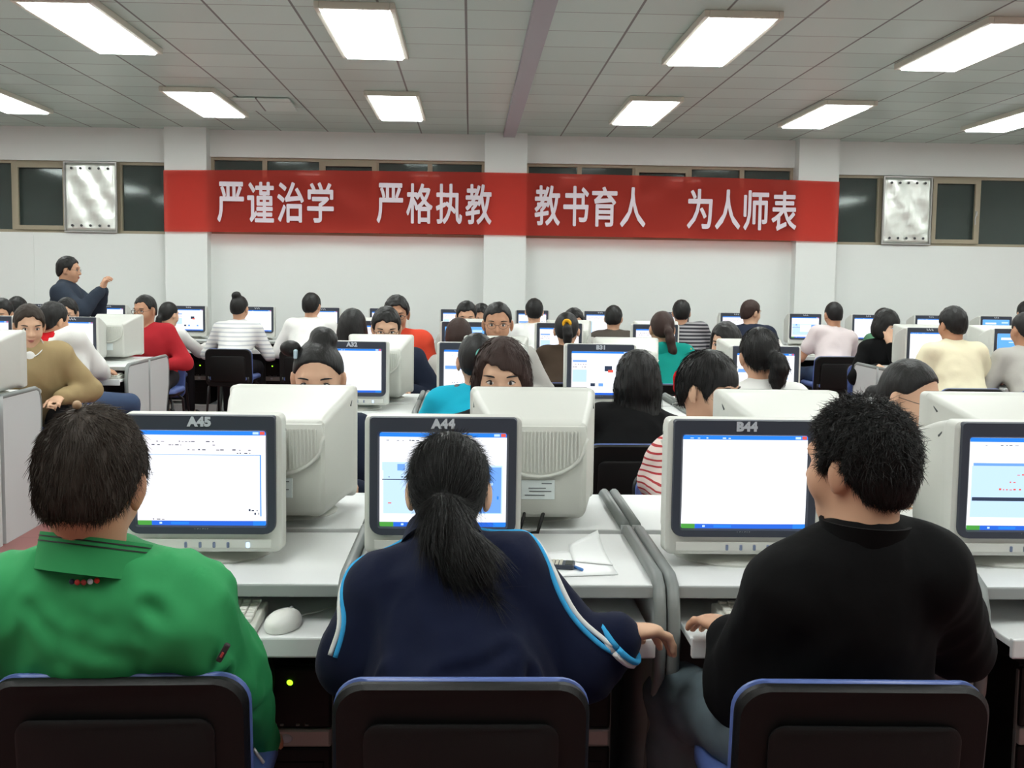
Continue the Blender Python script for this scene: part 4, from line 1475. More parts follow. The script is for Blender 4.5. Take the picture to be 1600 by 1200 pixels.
    for i in range(2):
        vol = Vol()
        c = an[i] - V(0, 0, 0.045)
        vol.cone(c - bf * 0.04, c + bf * 0.15, 0.044, 0.036, 0.0, flat=(V(0, 0, 1), 0.95))
        vol.cone(an[i] + V(0, 0, 0.01), c, 0.046, 0.042, 0.02)
        v, f = vol.mesh(0.020)
        v[:, 2] = np.maximum(v[:, 2], 0.0)
        part('shoe', v, f, SHOE)
    return P

def collar(P, m_, r0=(0.066, 0.070), r1=(0.060, 0.064), h=0.05, th=0.006, back=0.0, gap=0.0, name='collar', flare=0.0, n=36, lift=0.0, parent=None, z0=0.0, axis=None):
    # standing or folded band round the neck; gap = half opening angle at the front
    bm = bmesh.new()
    axis = unit(P.sp * 0.8 + P.sf * 0.25) if axis is None else unit(axis)
    c0 = P.N + P.sp * lift + axis * z0
    e1 = P.sr; e2 = unit(np.cross(axis, e1))
    if np.dot(e2, P.sf) < 0: e2 = -e2
    def ring(z, rr, ex):
        out = []
        for k in range(n + 1):
            a = PI / 2 + gap + (2 * PI - 2 * gap) * k / n
            out.append(c0 + axis * z + e1 * math.cos(a) * (rr[0] + ex) + e2 * (math.sin(a) * (rr[1] + ex) + back) - P.org)
        return out
    lay = [ring(0, r0, 0), ring(h * 0.5, ((r0[0] + r1[0]) / 2, (r0[1] + r1[1]) / 2), 0), ring(h, r1, flare), ring(h, r1, flare + th), ring(h * 0.5, ((r0[0] + r1[0]) / 2, (r0[1] + r1[1]) / 2), th), ring(0, r0, th)]
    vr = [[bm.verts.new(p) for p in r] for r in lay]
    m = len(vr)
    for i in range(m):
        a, b_ = vr[i], vr[(i + 1) % m]
        for k in range(n): bm.faces.new((a[k], a[k + 1], b_[k + 1], b_[k]))
    bm.faces.new([r[0] for r in vr]); bm.faces.new([r[-1] for r in vr][::-1])
    return obj(name, bm, m_, parent or P.top, smooth=True, angle=50)

# hair additions, given as functions of the head
def pony(tie=(0, -.100, .0), mid=(0, -.135, -.06), end=(0, -.120, -.16), r=(.016, .030, .027, .008)):
    def fn(vol, H, Rh, N):
        a, b_, c = H(tie), H(mid), H(end)
        vol.chain([a, a * .5 + b_ * .5 + (H((0, -.01, .006)) - H((0, 0, 0))), b_, c * .5 + b_ * .5, c], [r[0], r[1] * .9, r[1], r[2], r[3]], 0.015)
    return fn
def bun(c=(0, -.06, .105), r=.036):
    def fn(vol, H, Rh, N):
        vol.ell(H(c), (r, r, r * .9), Rh, 0.012)
        vol.ell(H((c[0] + .012, c[1] - .006, c[2] + .012)), (r * .6, r * .7, r * .6), Rh, 0.01)
    return fn
def long_hair(L=.30, w=.088, fr=0.0):
    def fn(vol, H, Rh, N):
        r_, f_ = Rh[:, 0], Rh[:, 1]
        top = H((0, -.045, -.02))
        end = V(top[0], top[1], top[2] - L) - f_ * 0.03
        vol.chain([top, top * .5 + end * .5 - f_ * 0.012, end], [.075, w, w * .92], 0.03, flat=(f_, 0.55))
        for s in (-1, 1):
            a = H((s * .062, -.005, -.04)); b_ = V(a[0], a[1], a[2] - L * .75) - f_ * 0.03 + r_ * s * 0.01
            vol.chain([a, b_], [.030, .022], 0.03)
    return fn
def ring_tie(P, c, axis, R, r, m_, name='hair_tie'):
    bm = bmesh.new()
    axis = unit(axis); e1 = unit(np.cross(axis, V(0.3, 0.2, 0.9))); e2 = np.cross(axis, e1)
    tube(bm, [c + e1 * R * math.cos(a) + e2 * R * math.sin(a) - P.org for a in [2 * PI * k / 16 for k in range(17)]], r, 8)
    return obj(name, bm, m_, P.hair, smooth=True)

# ---------------------------------------------------------------- finishing touches for the nearest people
def snap(P, pts, off=0.002, verts=None):
    v = P.top_v if verts is None else verts
    n = normals(P.top_v, P.top_f)
    out = []
    for q in pts:
        i = np.argsort(((v - V(q)) ** 2).sum(1))[:6]
        out.append(v[i].mean(0) + unit(n[i].mean(0)) * off)
    out = np.array(out)
    for _ in range(3):
        out[1:-1] = out[1:-1] * .5 + (out[:-2] + out[2:]) * .25
    return out
def piping(P, pts, off, r, mats):
    q = snap(P, pts, .0015)
    n = normals(P.top_v, P.top_f)
    t = np.gradient(q, axis=0); t /= np.linalg.norm(t, axis=1, keepdims=True) + 1e-9
    nn = np.array([unit(n[np.argsort(((P.top_v - p) ** 2).sum(1))[:8]].mean(0)) for p in q])
    side = np.cross(nn, t); side /= np.linalg.norm(side, axis=1, keepdims=True) + 1e-9
    for k in range(1, len(side)):
        if (side[k] * side[k - 1]).sum() < 0: side[k] *= -1
    for k, (m_, name) in enumerate(mats):
        c = snap(P, q + side * off * (k - .5) * 2, .0005)
        ribbon(P, c, r, m_, name)
def path(*pts, n=8):
    pts = [V(p) for p in pts]
    out = []
    for a, b_ in zip(pts, pts[1:]):
        for k in range(n): out.append(a + (b_ - a) * k / n)
    out.append(pts[-1])
    return out
def ribbon(P, pts, r, m_, name, parent=None):
    bm = bmesh.new()
    tube(bm, [q - P.org for q in pts], r, 6)
    return obj(name, bm, m_, parent or P.top, smooth=True)
def locks(P, N, flow, length, lift, r0, m_, seed=1, curl=0.1, droop=0.0, where=None, seg=4):
    rng = np.random.default_rng(seed)
    v, n = P.hair_v, P.hair_n
    ok = np.arange(len(v))
    if where is not None: ok = ok[where(v[ok])]
    i = rng.choice(ok, N)
    pts = v[i] + rng.normal(0, 0.0015, (N, 3)) - n[i] * 0.001
    nn = n[i]
    d = flow(pts)
    d = d - nn * (d * nn).sum(1, keepdims=True)
    d /= np.linalg.norm(d, axis=1, keepdims=True) + 1e-9
    sv, sf_ = strands(pts, d, nn, length, lift, r0, rng, seg, curl, droop)
    return raw_obj('hair_strands', sv - P.org, sf_, m_, P.hair)

def crease(P, pts, depth, width):
    v = P.top_v; n = normals(v, P.top_f)
    pts = [V(p) for p in pts]
    d = np.full(len(v), 9.0)
    for a, b_ in zip(pts, pts[1:]):
        ba = b_ - a; t = np.clip(((v - a) @ ba) / (ba @ ba), 0, 1)
        d = np.minimum(d, np.linalg.norm(v - a - t[:, None] * ba, axis=1))
    h = -depth * np.exp(-(d / width) ** 2) + 0.55 * depth * np.exp(-((d - 2.0 * width) / (1.1 * width)) ** 2)
    P.top_v = v + n * h[:, None]
    P.top.data.vertices.foreach_set('co', (P.top_v - P.org).astype(np.float32).ravel())
    P.top.data.update()

def under(P, x, z):
    # point on the back of the garment at (x, z)
    v = P.top_v
    d = np.hypot(v[:, 0] - x, v[:, 2] - z)
    i = np.nonzero(d < .018)[0]
    i = i[np.argsort(v[i, 1])[:5]]
    w = 1 / (d[i] + 1e-3)
    return np.array([x, v[i, 1].min() - .001, z])
def combed(P, N, length, seed, lift=.05, r0=.0011, curl=.06, droop=.0, low=None, mat_=None, down=1.0):
    # loose strands that follow the fall of the hair
    top = P.H((0, -.01, .10))
    fl = lambda p: (p - top) * .6 / (np.linalg.norm(p - top, axis=1, keepdims=True) + 1e-6) + np.array([0, 0, -down])
    def ok(v):
        q = (v - P.Hc) @ P.Rh
        return (q[:, 1] < .05) & (q[:, 2] < (low if low is not None else .2))
    return locks(P, N, fl, length, lift, r0, mat_ or P.hair.data.materials[0], seed, curl, droop, where=ok)


# ---------------------------------------------------------------- desks and monitors in their rows
COLS = [-0.565, 0.088, 0.741, 1.394]
R1, R2, R3, R4, R5, R6, R7 = 2.835, 2.88, 5.805, 5.85, 8.485, 8.53, 11.90      # back edges of the desk rows
FACE = 0.345
def desk(x, yb, rot, label, skip=()):
    d = dup(DESK, (x, yb, 0), rot, skip)
    tag(d, label, group='computer desks')
    return d
def monitor(x, yb, rot, label, screen=None, num=None, skip=()):
    s = -1 if rot == 0 else 1
    m_ = dup(MON, (x, yb + s * FACE, DH - 0.014), rot, skip)
    tag(m_, label, group='crt monitors')
    if screen: add_screen(m_, screen)
    if num: add_tag(m_, num)
    return m_
def keyboard(x, yb, rot, label, dx=-0.05, turn=0.0):
    s = 1 if rot == 0 else -1
    k = dup(KEYB, (x + s * dx, yb - s * (DD + 0.005), 0.6565), rot + turn)
    tag(k, label, group='keyboards')
    return k
def mouse(x, yb, rot, label, dx=0.24, turn=0.0, dy=0.03):
    s = 1 if rot == 0 else -1
    k = dup(MOUSE, (x + s * dx, yb - s * (DD + dy), 0.6565), rot + turn)
    tag(k, label, group='computer mice')
    return k
def tower(x, yb, rot, label, dx=0.0):
    s = 1 if rot == 0 else -1
    k = dup(TOWER, (x + s * dx, yb - s * 0.34, 0.095), rot)
    tag(k, label, group='computer towers')
    return k
FAR = ('button', 'power_button', 'brand_mark', 'chin_strip', 'sticker_print', 'slot', 'lead', 'rating_sticker', 'vent_grille', 'vent_lip', 'vent_cover')
REAR_FAR = ('button', 'power_button', 'brand_mark', 'chin_strip', 'sticker_print', 'slot', 'lead')

# front row, screens towards us
who1 = ['the person in green', 'the girl in navy', 'the man in the black jacket', 'nobody, at the right edge of the photo']
for i, (x, px, num, scr, lab) in enumerate((
        (COLS[0], -0.577, 'A45', 'word', 'ivory CRT monitor numbered A45 in front of the person in green'),
        (COLS[1], -0.055, 'A44', 'web', 'ivory CRT monitor numbered A44 in front of the ponytailed girl in navy'),
        (COLS[2], 0.608, 'B44', 'blank', 'ivory CRT monitor numbered B44 with a blank white page on screen'),
        (COLS[3], 1.247, None, 'form', 'ivory CRT monitor cut off by the right edge, web form on screen'))):
    desk(x, R1, 0, ('pale desk under the monitor numbered A45', 'pale desk under the monitor numbered A44, loose papers on it', 'pale desk under the monitor numbered B44', 'pale desk at the right edge of the photo, nearest row')[i])
    monitor(px, R1, 0, lab, scr, num)
tower(-0.565, R1, 0, 'black computer tower with green light under the A45 desk', dx=0.19)
tower(0.088, R1, 0, 'black computer tower with green light under the A44 desk', dx=0.155)
keyboard(-0.565, R1, 0, 'white keyboard on the tray beside the green sleeve', dx=-0.072)
mouse(-0.565, R1, 0, 'white mouse on the tray under the A45 monitor', dx=0.192, turn=-0.35)
keyboard(0.741, R1, 0, 'white keyboard under the hand of the man in black', dx=0.0)
keyboard(1.394, R1, 0, 'white keyboard on the tray at the right edge', dx=0.16, turn=0.0)

# second row, backs of the monitors towards us
for i, (x, px, lab, dl) in enumerate((
        (COLS[0], -0.483, 'ivory CRT monitor seen from behind, hiding the girl with the topknot', 'pale desk facing away, behind the A45 desk'),
        (COLS[1], 0.176, 'ivory CRT monitor seen from behind, hiding the girl with brown bangs', 'pale desk facing away, behind the A44 desk'),
        (COLS[2], 0.861, 'ivory CRT monitor seen from behind, above the B44 monitor', 'pale desk facing away, behind the B44 desk'),
        (COLS[3], 1.453, 'ivory CRT monitor with its side to us beside the glasses girl', 'pale desk facing away, in front of the girl with glasses'))):
    desk(x, R2, PI, dl)
    monitor(px, R2, PI, lab, 'pale')
# third and fourth rows
for i, (x, px, num, scr, lab, dl) in enumerate((
        (COLS[0], -0.555, 'A32', 'blank', 'ivory CRT monitor numbered A32 with a white page', 'pale desk under the monitor numbered A32'),
        (COLS[1], 0.017, '...', 'lines', 'ivory CRT monitor in front of the girl with the mint hair tie', 'pale desk in front of the girl with the mint hair tie'),
        (COLS[2], 0.624, 'B31', 'news', 'ivory CRT monitor numbered B31 in front of the long haired girl', 'pale desk under the monitor numbered B31'),
        (COLS[3], 1.418, '...', 'lines', 'ivory CRT monitor in front of the ponytailed girl in white', 'pale desk in front of the ponytailed girl in white'))):
    desk(x, R3, 0, dl)
    monitor(px, R3, 0, lab, scr, num, skip=REAR_FAR[4:])
for i, (x, px, lab, dl) in enumerate((
        (COLS[0], -0.470, 'ivory CRT monitor seen from behind, hiding the young man in thin glasses', 'pale desk of the young man in thin glasses behind A32'),
        (COLS[1], 0.141, 'ivory CRT monitor seen from behind, below the square-faced man in glasses', 'pale desk of the square-faced man in glasses'),
        (COLS[2], 0.839, 'ivory CRT monitor seen from behind, just above the B31 monitor', 'pale desk facing away behind the B31 desk'),
        (COLS[3], 1.505, 'ivory CRT monitor seen from behind beside the half hidden girl', 'pale desk of the half hidden girl right of the teal hoodie'))):
    desk(x, R4, PI, dl)
    monitor(px, R4, PI, lab, 'pale', skip=REAR_FAR)
# fifth and sixth rows, middle block
for i, (x, px, scr, lab, dl) in enumerate((
        (COLS[0], -0.671, 'pale', 'ivory CRT monitor right of the girl with loose black hair', 'pale desk of the girl with loose black hair, fifth row'),
        (COLS[1], -0.037, 'hill', 'ivory CRT monitor with blue screen in front of the brown haired student', 'pale desk of the brown haired student, fifth row'),
        (COLS[2], 0.633, 'news', 'ivory CRT monitor in front of the girl with the yellow hair tie', 'pale desk of the girl with the yellow hair tie'),
        (COLS[3], 1.317, 'pale', 'ivory CRT monitor in front of the girl in the teal hoodie', 'pale desk of the girl in the teal hoodie'))):
    desk(x, R5, 0, dl)
    monitor(px, R5, 0, lab, scr, '...', skip=FAR)
for i, (x, px, lab, dl) in enumerate((
        (COLS[0], -0.635, 'ivory CRT monitor from behind, left of the man in orange', 'pale desk facing away behind the loose haired girl'),
        (COLS[1], 0.052, 'ivory CRT monitor from behind, left of the square-faced man', 'pale desk facing away behind the brown haired student'),
        (COLS[2], 0.758, 'ivory CRT monitor from behind, right above the yellow hair tie', 'pale desk facing away behind the yellow hair tie girl'),
        (COLS[3], 1.428, 'ivory CRT monitor from behind, above the teal hoodie', 'pale desk facing away behind the teal hoodie girl'))):
    desk(x, R6, PI, dl)
    monitor(px, R6, PI, lab, 'pale', skip=REAR_FAR)
# left block across the aisle
LCOL = [-2.665, -3.32, -3.975]
for i, x in enumerate(LCOL[:2]):
    desk(x, R3, 0, ('pale desk with its end panel at the left edge of the photo', 'pale desk just outside the left edge, third row')[i])
    desk(x, R4, PI, ('pale desk of the man in the khaki jacket', 'pale desk beside the khaki jacket man, out at the left')[i])
for i, x in enumerate(LCOL):
    desk(x, R5, 0, ('pale aisle desk of the student in the red and white jacket', 'pale desk left of the red and white jacket', 'pale desk at the far left, fifth row')[i])
    desk(x, R6, PI, ('pale aisle desk of the man in the red sweater', 'pale desk of the boy peeping over a monitor, left block', 'pale desk at the far left, sixth row')[i])
monitor(-2.519, R4, PI, 'ivory CRT monitor from behind at the left edge, beside the khaki jacket', 'pale', skip=REAR_FAR)
monitor(-2.766, R5, 0, 'ivory CRT monitor in front of the red and white jacket', 'blank', '...', skip=FAR)
monitor(-3.346, R5, 0, 'ivory CRT monitor cut off at the left edge behind the khaki jacket man', 'pale', '...', skip=FAR)
monitor(-2.652, R6, PI, 'ivory CRT monitor from behind, in front of the man in the red sweater', 'pale', skip=REAR_FAR)
monitor(-3.262, R6, PI, 'ivory CRT monitor from behind, left of the red and white jacket student', 'pale', skip=REAR_FAR)
keyboard(-2.665, R5, 0, 'white keyboard on the tray of the red and white jacket student', dx=0.06)
tower(-2.665, R5, 0, 'black tower with green light under the desk of the red and white jacket', dx=0.10)
tower(-2.665, R6, PI, 'black tower under the aisle desk of the red sweater man', dx=0.0)
# right block
RCOL = [3.38, 4.035, 4.69]
for i, x in enumerate(RCOL):
    desk(x, R5, 0, ('pale aisle desk of the man in the cream shirt', 'pale desk of the student in grey at the right edge', 'pale desk outside the right edge, fifth row')[i])
    desk(x, R6, PI, ('pale aisle desk of the girl in the black dress', 'pale desk facing away behind the hill wallpaper monitor', 'pale desk outside the right edge, sixth row')[i])
monitor(3.290, R5, 0, 'ivory CRT monitor in front of the man in the cream shirt', 'blank', '...', skip=FAR)
monitor(3.924, R5, 0, 'ivory CRT monitor with green hill wallpaper, right block fifth row', 'hill', '...', skip=FAR)
monitor(3.466, R6, PI, 'ivory CRT monitor from behind, right of the girl in black', 'pale', skip=REAR_FAR)
monitor(4.055, R6, PI, 'ivory CRT monitor from behind, right of the cream shirt', 'pale', skip=REAR_FAR)
tower(3.38, R5, 0, 'black tower under the desk of the cream shirt man')
# last row along the back wall
BACK = [(-4.911, 'pale', 'at the left edge of the back row'), (-4.234, 'lines', 'left of the standing man'), (-3.572, 'blank', 'under the raised hands of the standing man'),
        (-2.788, 'news', 'of the low ponytail girl in white'), (-2.114, 'blank', 'of the striped girl with the bun'), (-1.462, 'blank', 'of the student in the white tee'),
        (-0.839, 'pale', 'behind the man in orange'), (-0.131, 'pale', 'left of the two half hidden heads'), (0.625, 'lines', 'of the black haired student in white'),
        (1.307, 'pale', 'of the student in grey brown'), (2.044, 'pale', 'of the student in grey stripes'), (2.687, 'pale', 'of the student in navy looking right'),
        (3.392, 'web', 'left of the student in pale pink'), (4.034, 'blank', 'right of the student in pale pink'), (4.680, 'blank', 'above the cream shirt man'), (5.353, 'hill', 'with blue sky wallpaper at the right of the back row'), (6.036, 'pale', 'outside the right edge')]
for i, (x, scr, w) in enumerate(BACK):
    desk(x, R7, 0, ('back row desk ' + w), skip=() if 2 <= i <= 6 else ('bottom_shelf',))
    monitor(x, R7, 0, 'small distant back row monitor ' + w, scr, '...', skip=FAR)
    if 2 <= i <= 5 or i in (8, 12):
        tower(x, R7, 0, 'black back row tower, desk ' + w, dx=0.12 if i != 4 else 0.16)
        keyboard(x, R7, 0, 'back row keyboard, desk ' + w)
        mouse(x, R7, 0, 'back row mouse, desk ' + w)

# ---------------------------------------------------------------- chairs
def chair_for(P, label, ahead=0.075, turn=0.0, face=None):
    a = math.atan2(-P.bf[0], P.bf[1]) + turn
    c = P.org + P.bf * ahead
    k = dup(CHAIR, (c[0], c[1], 0), a)
    tag(k, label, group='office chairs')
    return k

# ---------------------------------------------------------------- clothes
G = {}
G['green'] = cloth('green_jacket', (52, 148, 88), rough=0.7, bump=0.12)
G['navy'] = cloth('navy_tracksuit', (17, 23, 46), rough=0.9, sheen=0.05)
G['black'] = cloth('black_jacket', (11, 11, 12))
G['white'] = cloth('white_cotton', (226, 226, 222))
G['offwhite'] = cloth('offwhite_knit', (222, 220, 216))
G['cream'] = cloth('cream_shirt', (226, 218, 188))
G['pink'] = cloth('pale_pink_tee', (216, 204, 204))
G['khaki'] = cloth('khaki_jacket', (162, 142, 104))
G['redsweat'] = cloth('red_sweater', (178, 44, 52))
G['redwhite'] = cloth('red_hood', (196, 26, 34))
G['darksuit'] = cloth('dark_suit', (52, 60, 72))
G['tealblue'] = cloth('teal_blue_shirt', (26, 164, 190))
G['teal'] = cloth('teal_hoodie', (16, 136, 124))
G['brown'] = cloth('brown_sweater', (66, 54, 44))
G['greybrown'] = cloth('grey_brown_jacket', (76, 70, 64))
G['orange'] = cloth('orange_jacket', (214, 74, 52))
G['dnavy'] = cloth('dark_navy_tee', (36, 42, 58))
G['greenshirt'] = cloth('dull_green_shirt', (84, 128, 98))
G['grey'] = cloth('light_grey_tee', (176, 174, 168))
G['yellow'] = cloth('yellow_tie', (226, 168, 40))
G['mint'] = cloth('mint_tie', (120, 196, 182))
G['lightblue'] = cloth('light_blue_stripe', (62, 166, 222))
G['redstripe'] = stripe_mat('red_white_stripes', srgb(232, 214, 206), srgb(184, 62, 66), 48, 0.30, axis='Z', wob=0.02)
G['greystripe'] = stripe_mat('white_grey_stripes', srgb(222, 221, 218), srgb(184, 186, 190), 26, 0.34, axis='Z')
G['darkstripe'] = stripe_mat('black_grey_stripes', srgb(150, 148, 150), srgb(44, 44, 50), 30, 0.5, axis='Z')

# ================================================================ front row people
HAND_G = (0.290, 2.126, 0.705)
BOY = person('student in a green jacket seen from behind, facing the A45 monitor', (-0.635, 1.950, 1.148), face=-4, yaw=4, pitch=16, roll=-2, depth=.85, seat=(-0.655, 2.055), hair=('short', 'soft'), top=G['green'], top_name='green_jacket',
             near=2, bulk=0.016, hs=1.02, neck=(0.205, -0.005), trousers='dark', shoulders=0.150, sh_up=0.006, tilt=5, hands=[(-0.80, 2.24, 0.63), (-0.404, 2.200, 0.451)], elbows=[(-0.5, -0.3, -1), None], elbow_at=((-0.916, 2.020, 0.654), (-0.459, 2.040, 0.665)), fold_amp=0.013, skin=2)
GIRL = person('girl with black ponytail in a navy tracksuit top facing the A44 monitor', (-0.039, 2.300, 1.068), face=-2, yaw=0, pitch=4, seat=(0.0, 2.06), hair=('pulled', 'black'), top=G['navy'], top_name='tracksuit_jacket', female=True,
              near=2, bulk=0.008, hs=0.97, neck=(0.152, 0.085), trousers='navy', shoulders=0.122, cuff=0.86, hands=[(-0.13, 2.36, 0.70), HAND_G], elbow_at=((-0.212, 2.160, 0.643), (0.228, 2.140, 0.644)),
              hand_dirs=[None, ((0.85, 0.52, -0.06), (-0.1, 0.1, 1.0))], hand_curl=[0.35, 0.55], extra_top=lambda vol, P: vol.cone(P.el[1] - V(0, 0, .0), P.W[1] * .84 + P.el[1] * .16 - V(0, 0, .014), .050, .047, .03), hair_fn=pony((-.004, -.106, -.030), (.004, -.185, -.070), (.078, -.212, -.168), (.024, .040, .048, .012)), fold_amp=0.009, skin=1)
HAND_M = (0.498, 2.116, 0.716)
MAN = person('man in a black jacket with tousled hair facing the B44 monitor', (0.681, 1.970, 1.174), face=2, yaw=36, pitch=2, roll=0, seat=(0.66, 2.04), hair=('short', 'black'), top=G['black'], top_name='black_jacket',
             near=2, bulk=0.006, hs=.935, neck=(0.182, 0.030), trousers='jeans', shoulders=0.122, cuff=0.84, tilt=14, hands=[HAND_M, (0.83, 2.36, 0.69)], elbow_at=((0.512, 2.060, 0.617), (0.929, 2.100, 0.690)), sh_up=-.006,
             hand_dirs=[((-0.20, 1.0, -0.05), (0.1, 0.15, 1.0)), None], hand_curl=[0.30, 0.35], fold_amp=0.006, skin=0, knees=[(0.453, 2.360, 0.490), None], features=False)
for P, lab, c, rz in ((BOY, 'black plastic chair of the person in green', (-0.579, 2.05), 0.03), (GIRL, 'black plastic chair of the girl in navy, blue rim', (-0.007, 2.03), 0.0), (MAN, 'black plastic chair of the man in the black jacket', (0.663, 2.02), -0.02)):
    k = dup(CHAIR, (c[0], c[1], 0), rz); tag(k, lab, group='office chairs')

crease(BOY, ((-0.476, 1.900, 0.750), (-0.449, 1.900, 0.730), (-0.424, 1.920, 0.703)), .016, .010)
crease(BOY, ((-0.519, 1.860, 0.834), (-0.465, 1.880, 0.769), (-0.416, 1.920, 0.695)), .008, .012)
crease(BOY, ((-0.450, 1.920, 0.861), (-0.426, 1.920, 0.790), (-0.423, 1.950, 0.702)), .008, .008)
crease(BOY, ((-0.680, 1.840, 0.792), (-0.606, 1.830, 0.762), (-0.528, 1.840, 0.739)), .009, .014)
crease(BOY, ((-0.717, 1.860, 0.828), (-0.670, 1.840, 0.781), (-0.661, 1.840, 0.739)), .006, .012)
crease(BOY, ((-0.400, 1.980, 0.648), (-0.418, 1.980, 0.668), (-0.393, 2.020, 0.625)), .014, .010)
# the green jacket: standing collar with two dark lines, coloured dots under it, arm badge, zip at the cuff
cg = collar(BOY, G['green'], (.092, .090), (.086, .086), .062, .007, lift=.040, gap=.25, axis=(.02, .28, 1))
for h_ in (.054, .046):
    collar(BOY, M['cable'], (.0995 - h_ * .097, .0975 - h_ * .065), (.0993 - h_ * .097, .0973 - h_ * .065), .0024, .0004, lift=.040, axis=(.02, .28, 1), z0=h_, gap=.25, name='collar_stripe', parent=cg)
DOTS = ((-0.642, 1.830, 0.872), (-0.632, 1.830, 0.872), (-0.622, 1.830, 0.872), (-0.612, 1.830, 0.873), (-0.602, 1.830, 0.874))
for k, col in enumerate(((26, 44, 66), (176, 52, 44), (150, 52, 46), (196, 216, 226), (206, 56, 40))):
    q = under(BOY, DOTS[k][0], DOTS[k][2])
    bm = bmesh.new(); ellipsoid(bm, q - BOY.org, (.0048, .003, .0048)); obj('dot', bm, mat('dot_colour', srgb(*col), .6), BOY.top, smooth=True)
q = under(BOY, (-0.402, 1.940, 0.750)[0], (-0.402, 1.940, 0.750)[2])
bm = bmesh.new(); box(bm, q - BOY.org, (.010, .012, .034), .003, rot=Matrix.Rotation(.5, 3, 'Y')); bd = obj('arm_badge', bm, mat('badge_dark', srgb(52, 44, 46), .7), BOY.top)
bm = bmesh.new(); box(bm, q - BOY.org + V(-.001, -.006, -.002), (.004, .003, .010), .001, rot=Matrix.Rotation(.5, 3, 'Y')); obj('badge_mark', bm, mat('badge_red', srgb(176, 60, 58), .7), bd)
ribbon(BOY, path((-0.397, 2.020, 0.548), (-0.381, 2.030, 0.518), (-0.366, 2.040, 0.492)), .0022, M['cable'], 'cuff_zip')
ribbon(BOY, path((-0.380, 2.015, 0.526), (-0.363, 2.020, 0.498), n=3), .0035, M['silver'], 'zip_puller')
Rb = BOY.Rh
wh = BOY.H((-.012, -.062, .092))
down = lambda p: (p - wh) / (np.linalg.norm(p - wh, axis=1, keepdims=True) + 1e-6) - np.array([0, 0, .35])
locks(BOY, 11000, down, .019, .18, .0008, HAIR['soft'], 3, .16)
bm = bmesh.new(); ellipsoid(bm, wh + unit(wh - BOY.Hc) * .0145 - BOY.org, (.0075, .0075, .0075)); obj('scalp_whorl', bm, mat('scalp', srgb(170, 140, 108), .6), BOY.hair, smooth=True)

# the tracksuit: folded collar, white and sky blue piping down the shoulders and sleeves, striped cuff
collar(GIRL, G['navy'], (.078, .084), (.062, .068), .048, .010, lift=.034, gap=.30)
crease(GIRL, ((-0.173, 2.020, 0.784), (-0.163, 2.000, 0.732), (-0.157, 2.000, 0.662)), .012, .010)
crease(GIRL, ((0.098, 2.020, 0.814), (0.122, 2.000, 0.750), (0.118, 2.000, 0.662)), .014, .011)
crease(GIRL, ((-0.201, 2.100, 0.869), (-0.188, 2.060, 0.820), (-0.173, 2.020, 0.784)), .005, .006)
crease(GIRL, ((0.081, 2.000, 0.721), (0.035, 1.980, 0.692), (-0.032, 1.970, 0.678)), .006, .012)
for s, S_, E_, W_ in ((-1, GIRL.SL, GIRL.el[0], GIRL.W[0]), (1, GIRL.SR, GIRL.el[1], GIRL.W[1])):
    o = GIRL.sr * s
    a = [GIRL.N + o * .07 + GIRL.sp * .06, S_ + GIRL.sp * .10 + o * .02, S_ + GIRL.sp * .05 + o * .06 - V(0, .03, 0), S_ * .6 + E_ * .4 + o * .05 + V(0, -.06, .02), E_ + o * .04 + V(0, -.06, .03), E_ * .5 + W_ * .5 + o * .03 + V(0, -.03, .06), W_ * .88 + E_ * .12 + V(0, 0, .06)]
    piping(GIRL, path(*a, n=7)[:-13 if s > 0 else -14], .0062, .0052, ((G['lightblue'], 'piping_blue'), (G['white'], 'piping_white')) if s > 0 else ((G['white'], 'piping_white'), (G['lightblue'], 'piping_blue')))
    ax_ = unit(W_ - E_)
    for k, (mm, d) in enumerate(((G['lightblue'], -.012), (G['white'], -.022))):
        c = E_ + (W_ - E_) * .86 + ax_ * (d + .026) - V(0, 0, .014 if s > 0 else 0)
        e1 = unit(np.cross(ax_, V(0, 0, 1))); e2 = np.cross(e1, ax_)
        bm = bmesh.new(); tube(bm, [c + e1 * math.cos(t) * (.051 if s > 0 else .036) + e2 * math.sin(t) * (.051 if s > 0 else .036) - GIRL.org for t in [2 * PI * q / 20 for q in range(21)]], .0062, 8); obj('cuff_band', bm, mm, GIRL.top, smooth=True)
tie = GIRL.H((-.004, -.112, -.030))
ring_tie(GIRL, GIRL.H((-.004, -.118, -.034)), GIRL.Rh[:, 1] + GIRL.Rh[:, 2] * .3, .026, .006, HAIR['black'])
pv = [GIRL.H(q) for q in ((-.004, -.106, -.030), (.004, -.185, -.070), (.078, -.212, -.168))]
def flow_g(p):
    q = (p - GIRL.Hc) @ GIRL.Rh
    d = tie - p
    tail = (q[:, 1] < -.118)
    t1 = unit(pv[1] - pv[0] + V(0, 0, -.05)); t2 = unit(pv[2] - pv[1])
    w = np.clip((pv[1][2] + .03 - p[:, 2]) / .05, 0, 1)[:, None]
    return np.where(tail[:, None], t1 * (1 - w) + t2 * w, d)
locks(GIRL, 9000, flow_g, .045, .015, .0006, HAIR['black'], 5, .03)
qg = (GIRL.hair_v - GIRL.Hc) @ GIRL.Rh
locks(GIRL, 2500, flow_g, .070, .06, .0006, HAIR['black'], 6, .10, .15, where=lambda v: ((v - GIRL.Hc) @ GIRL.Rh)[:, 1] < -.13)
bm = bmesh.new(); tube(bm, [GIRL.H((x_, -.012 - abs(x_) * .12, .104 - x_ * x_ * 2.2)) - GIRL.org for x_ in (.0, .02, .035, .048)], .002, 6); obj('hair_band', bm, M['silver'], GIRL.hair, smooth=True)

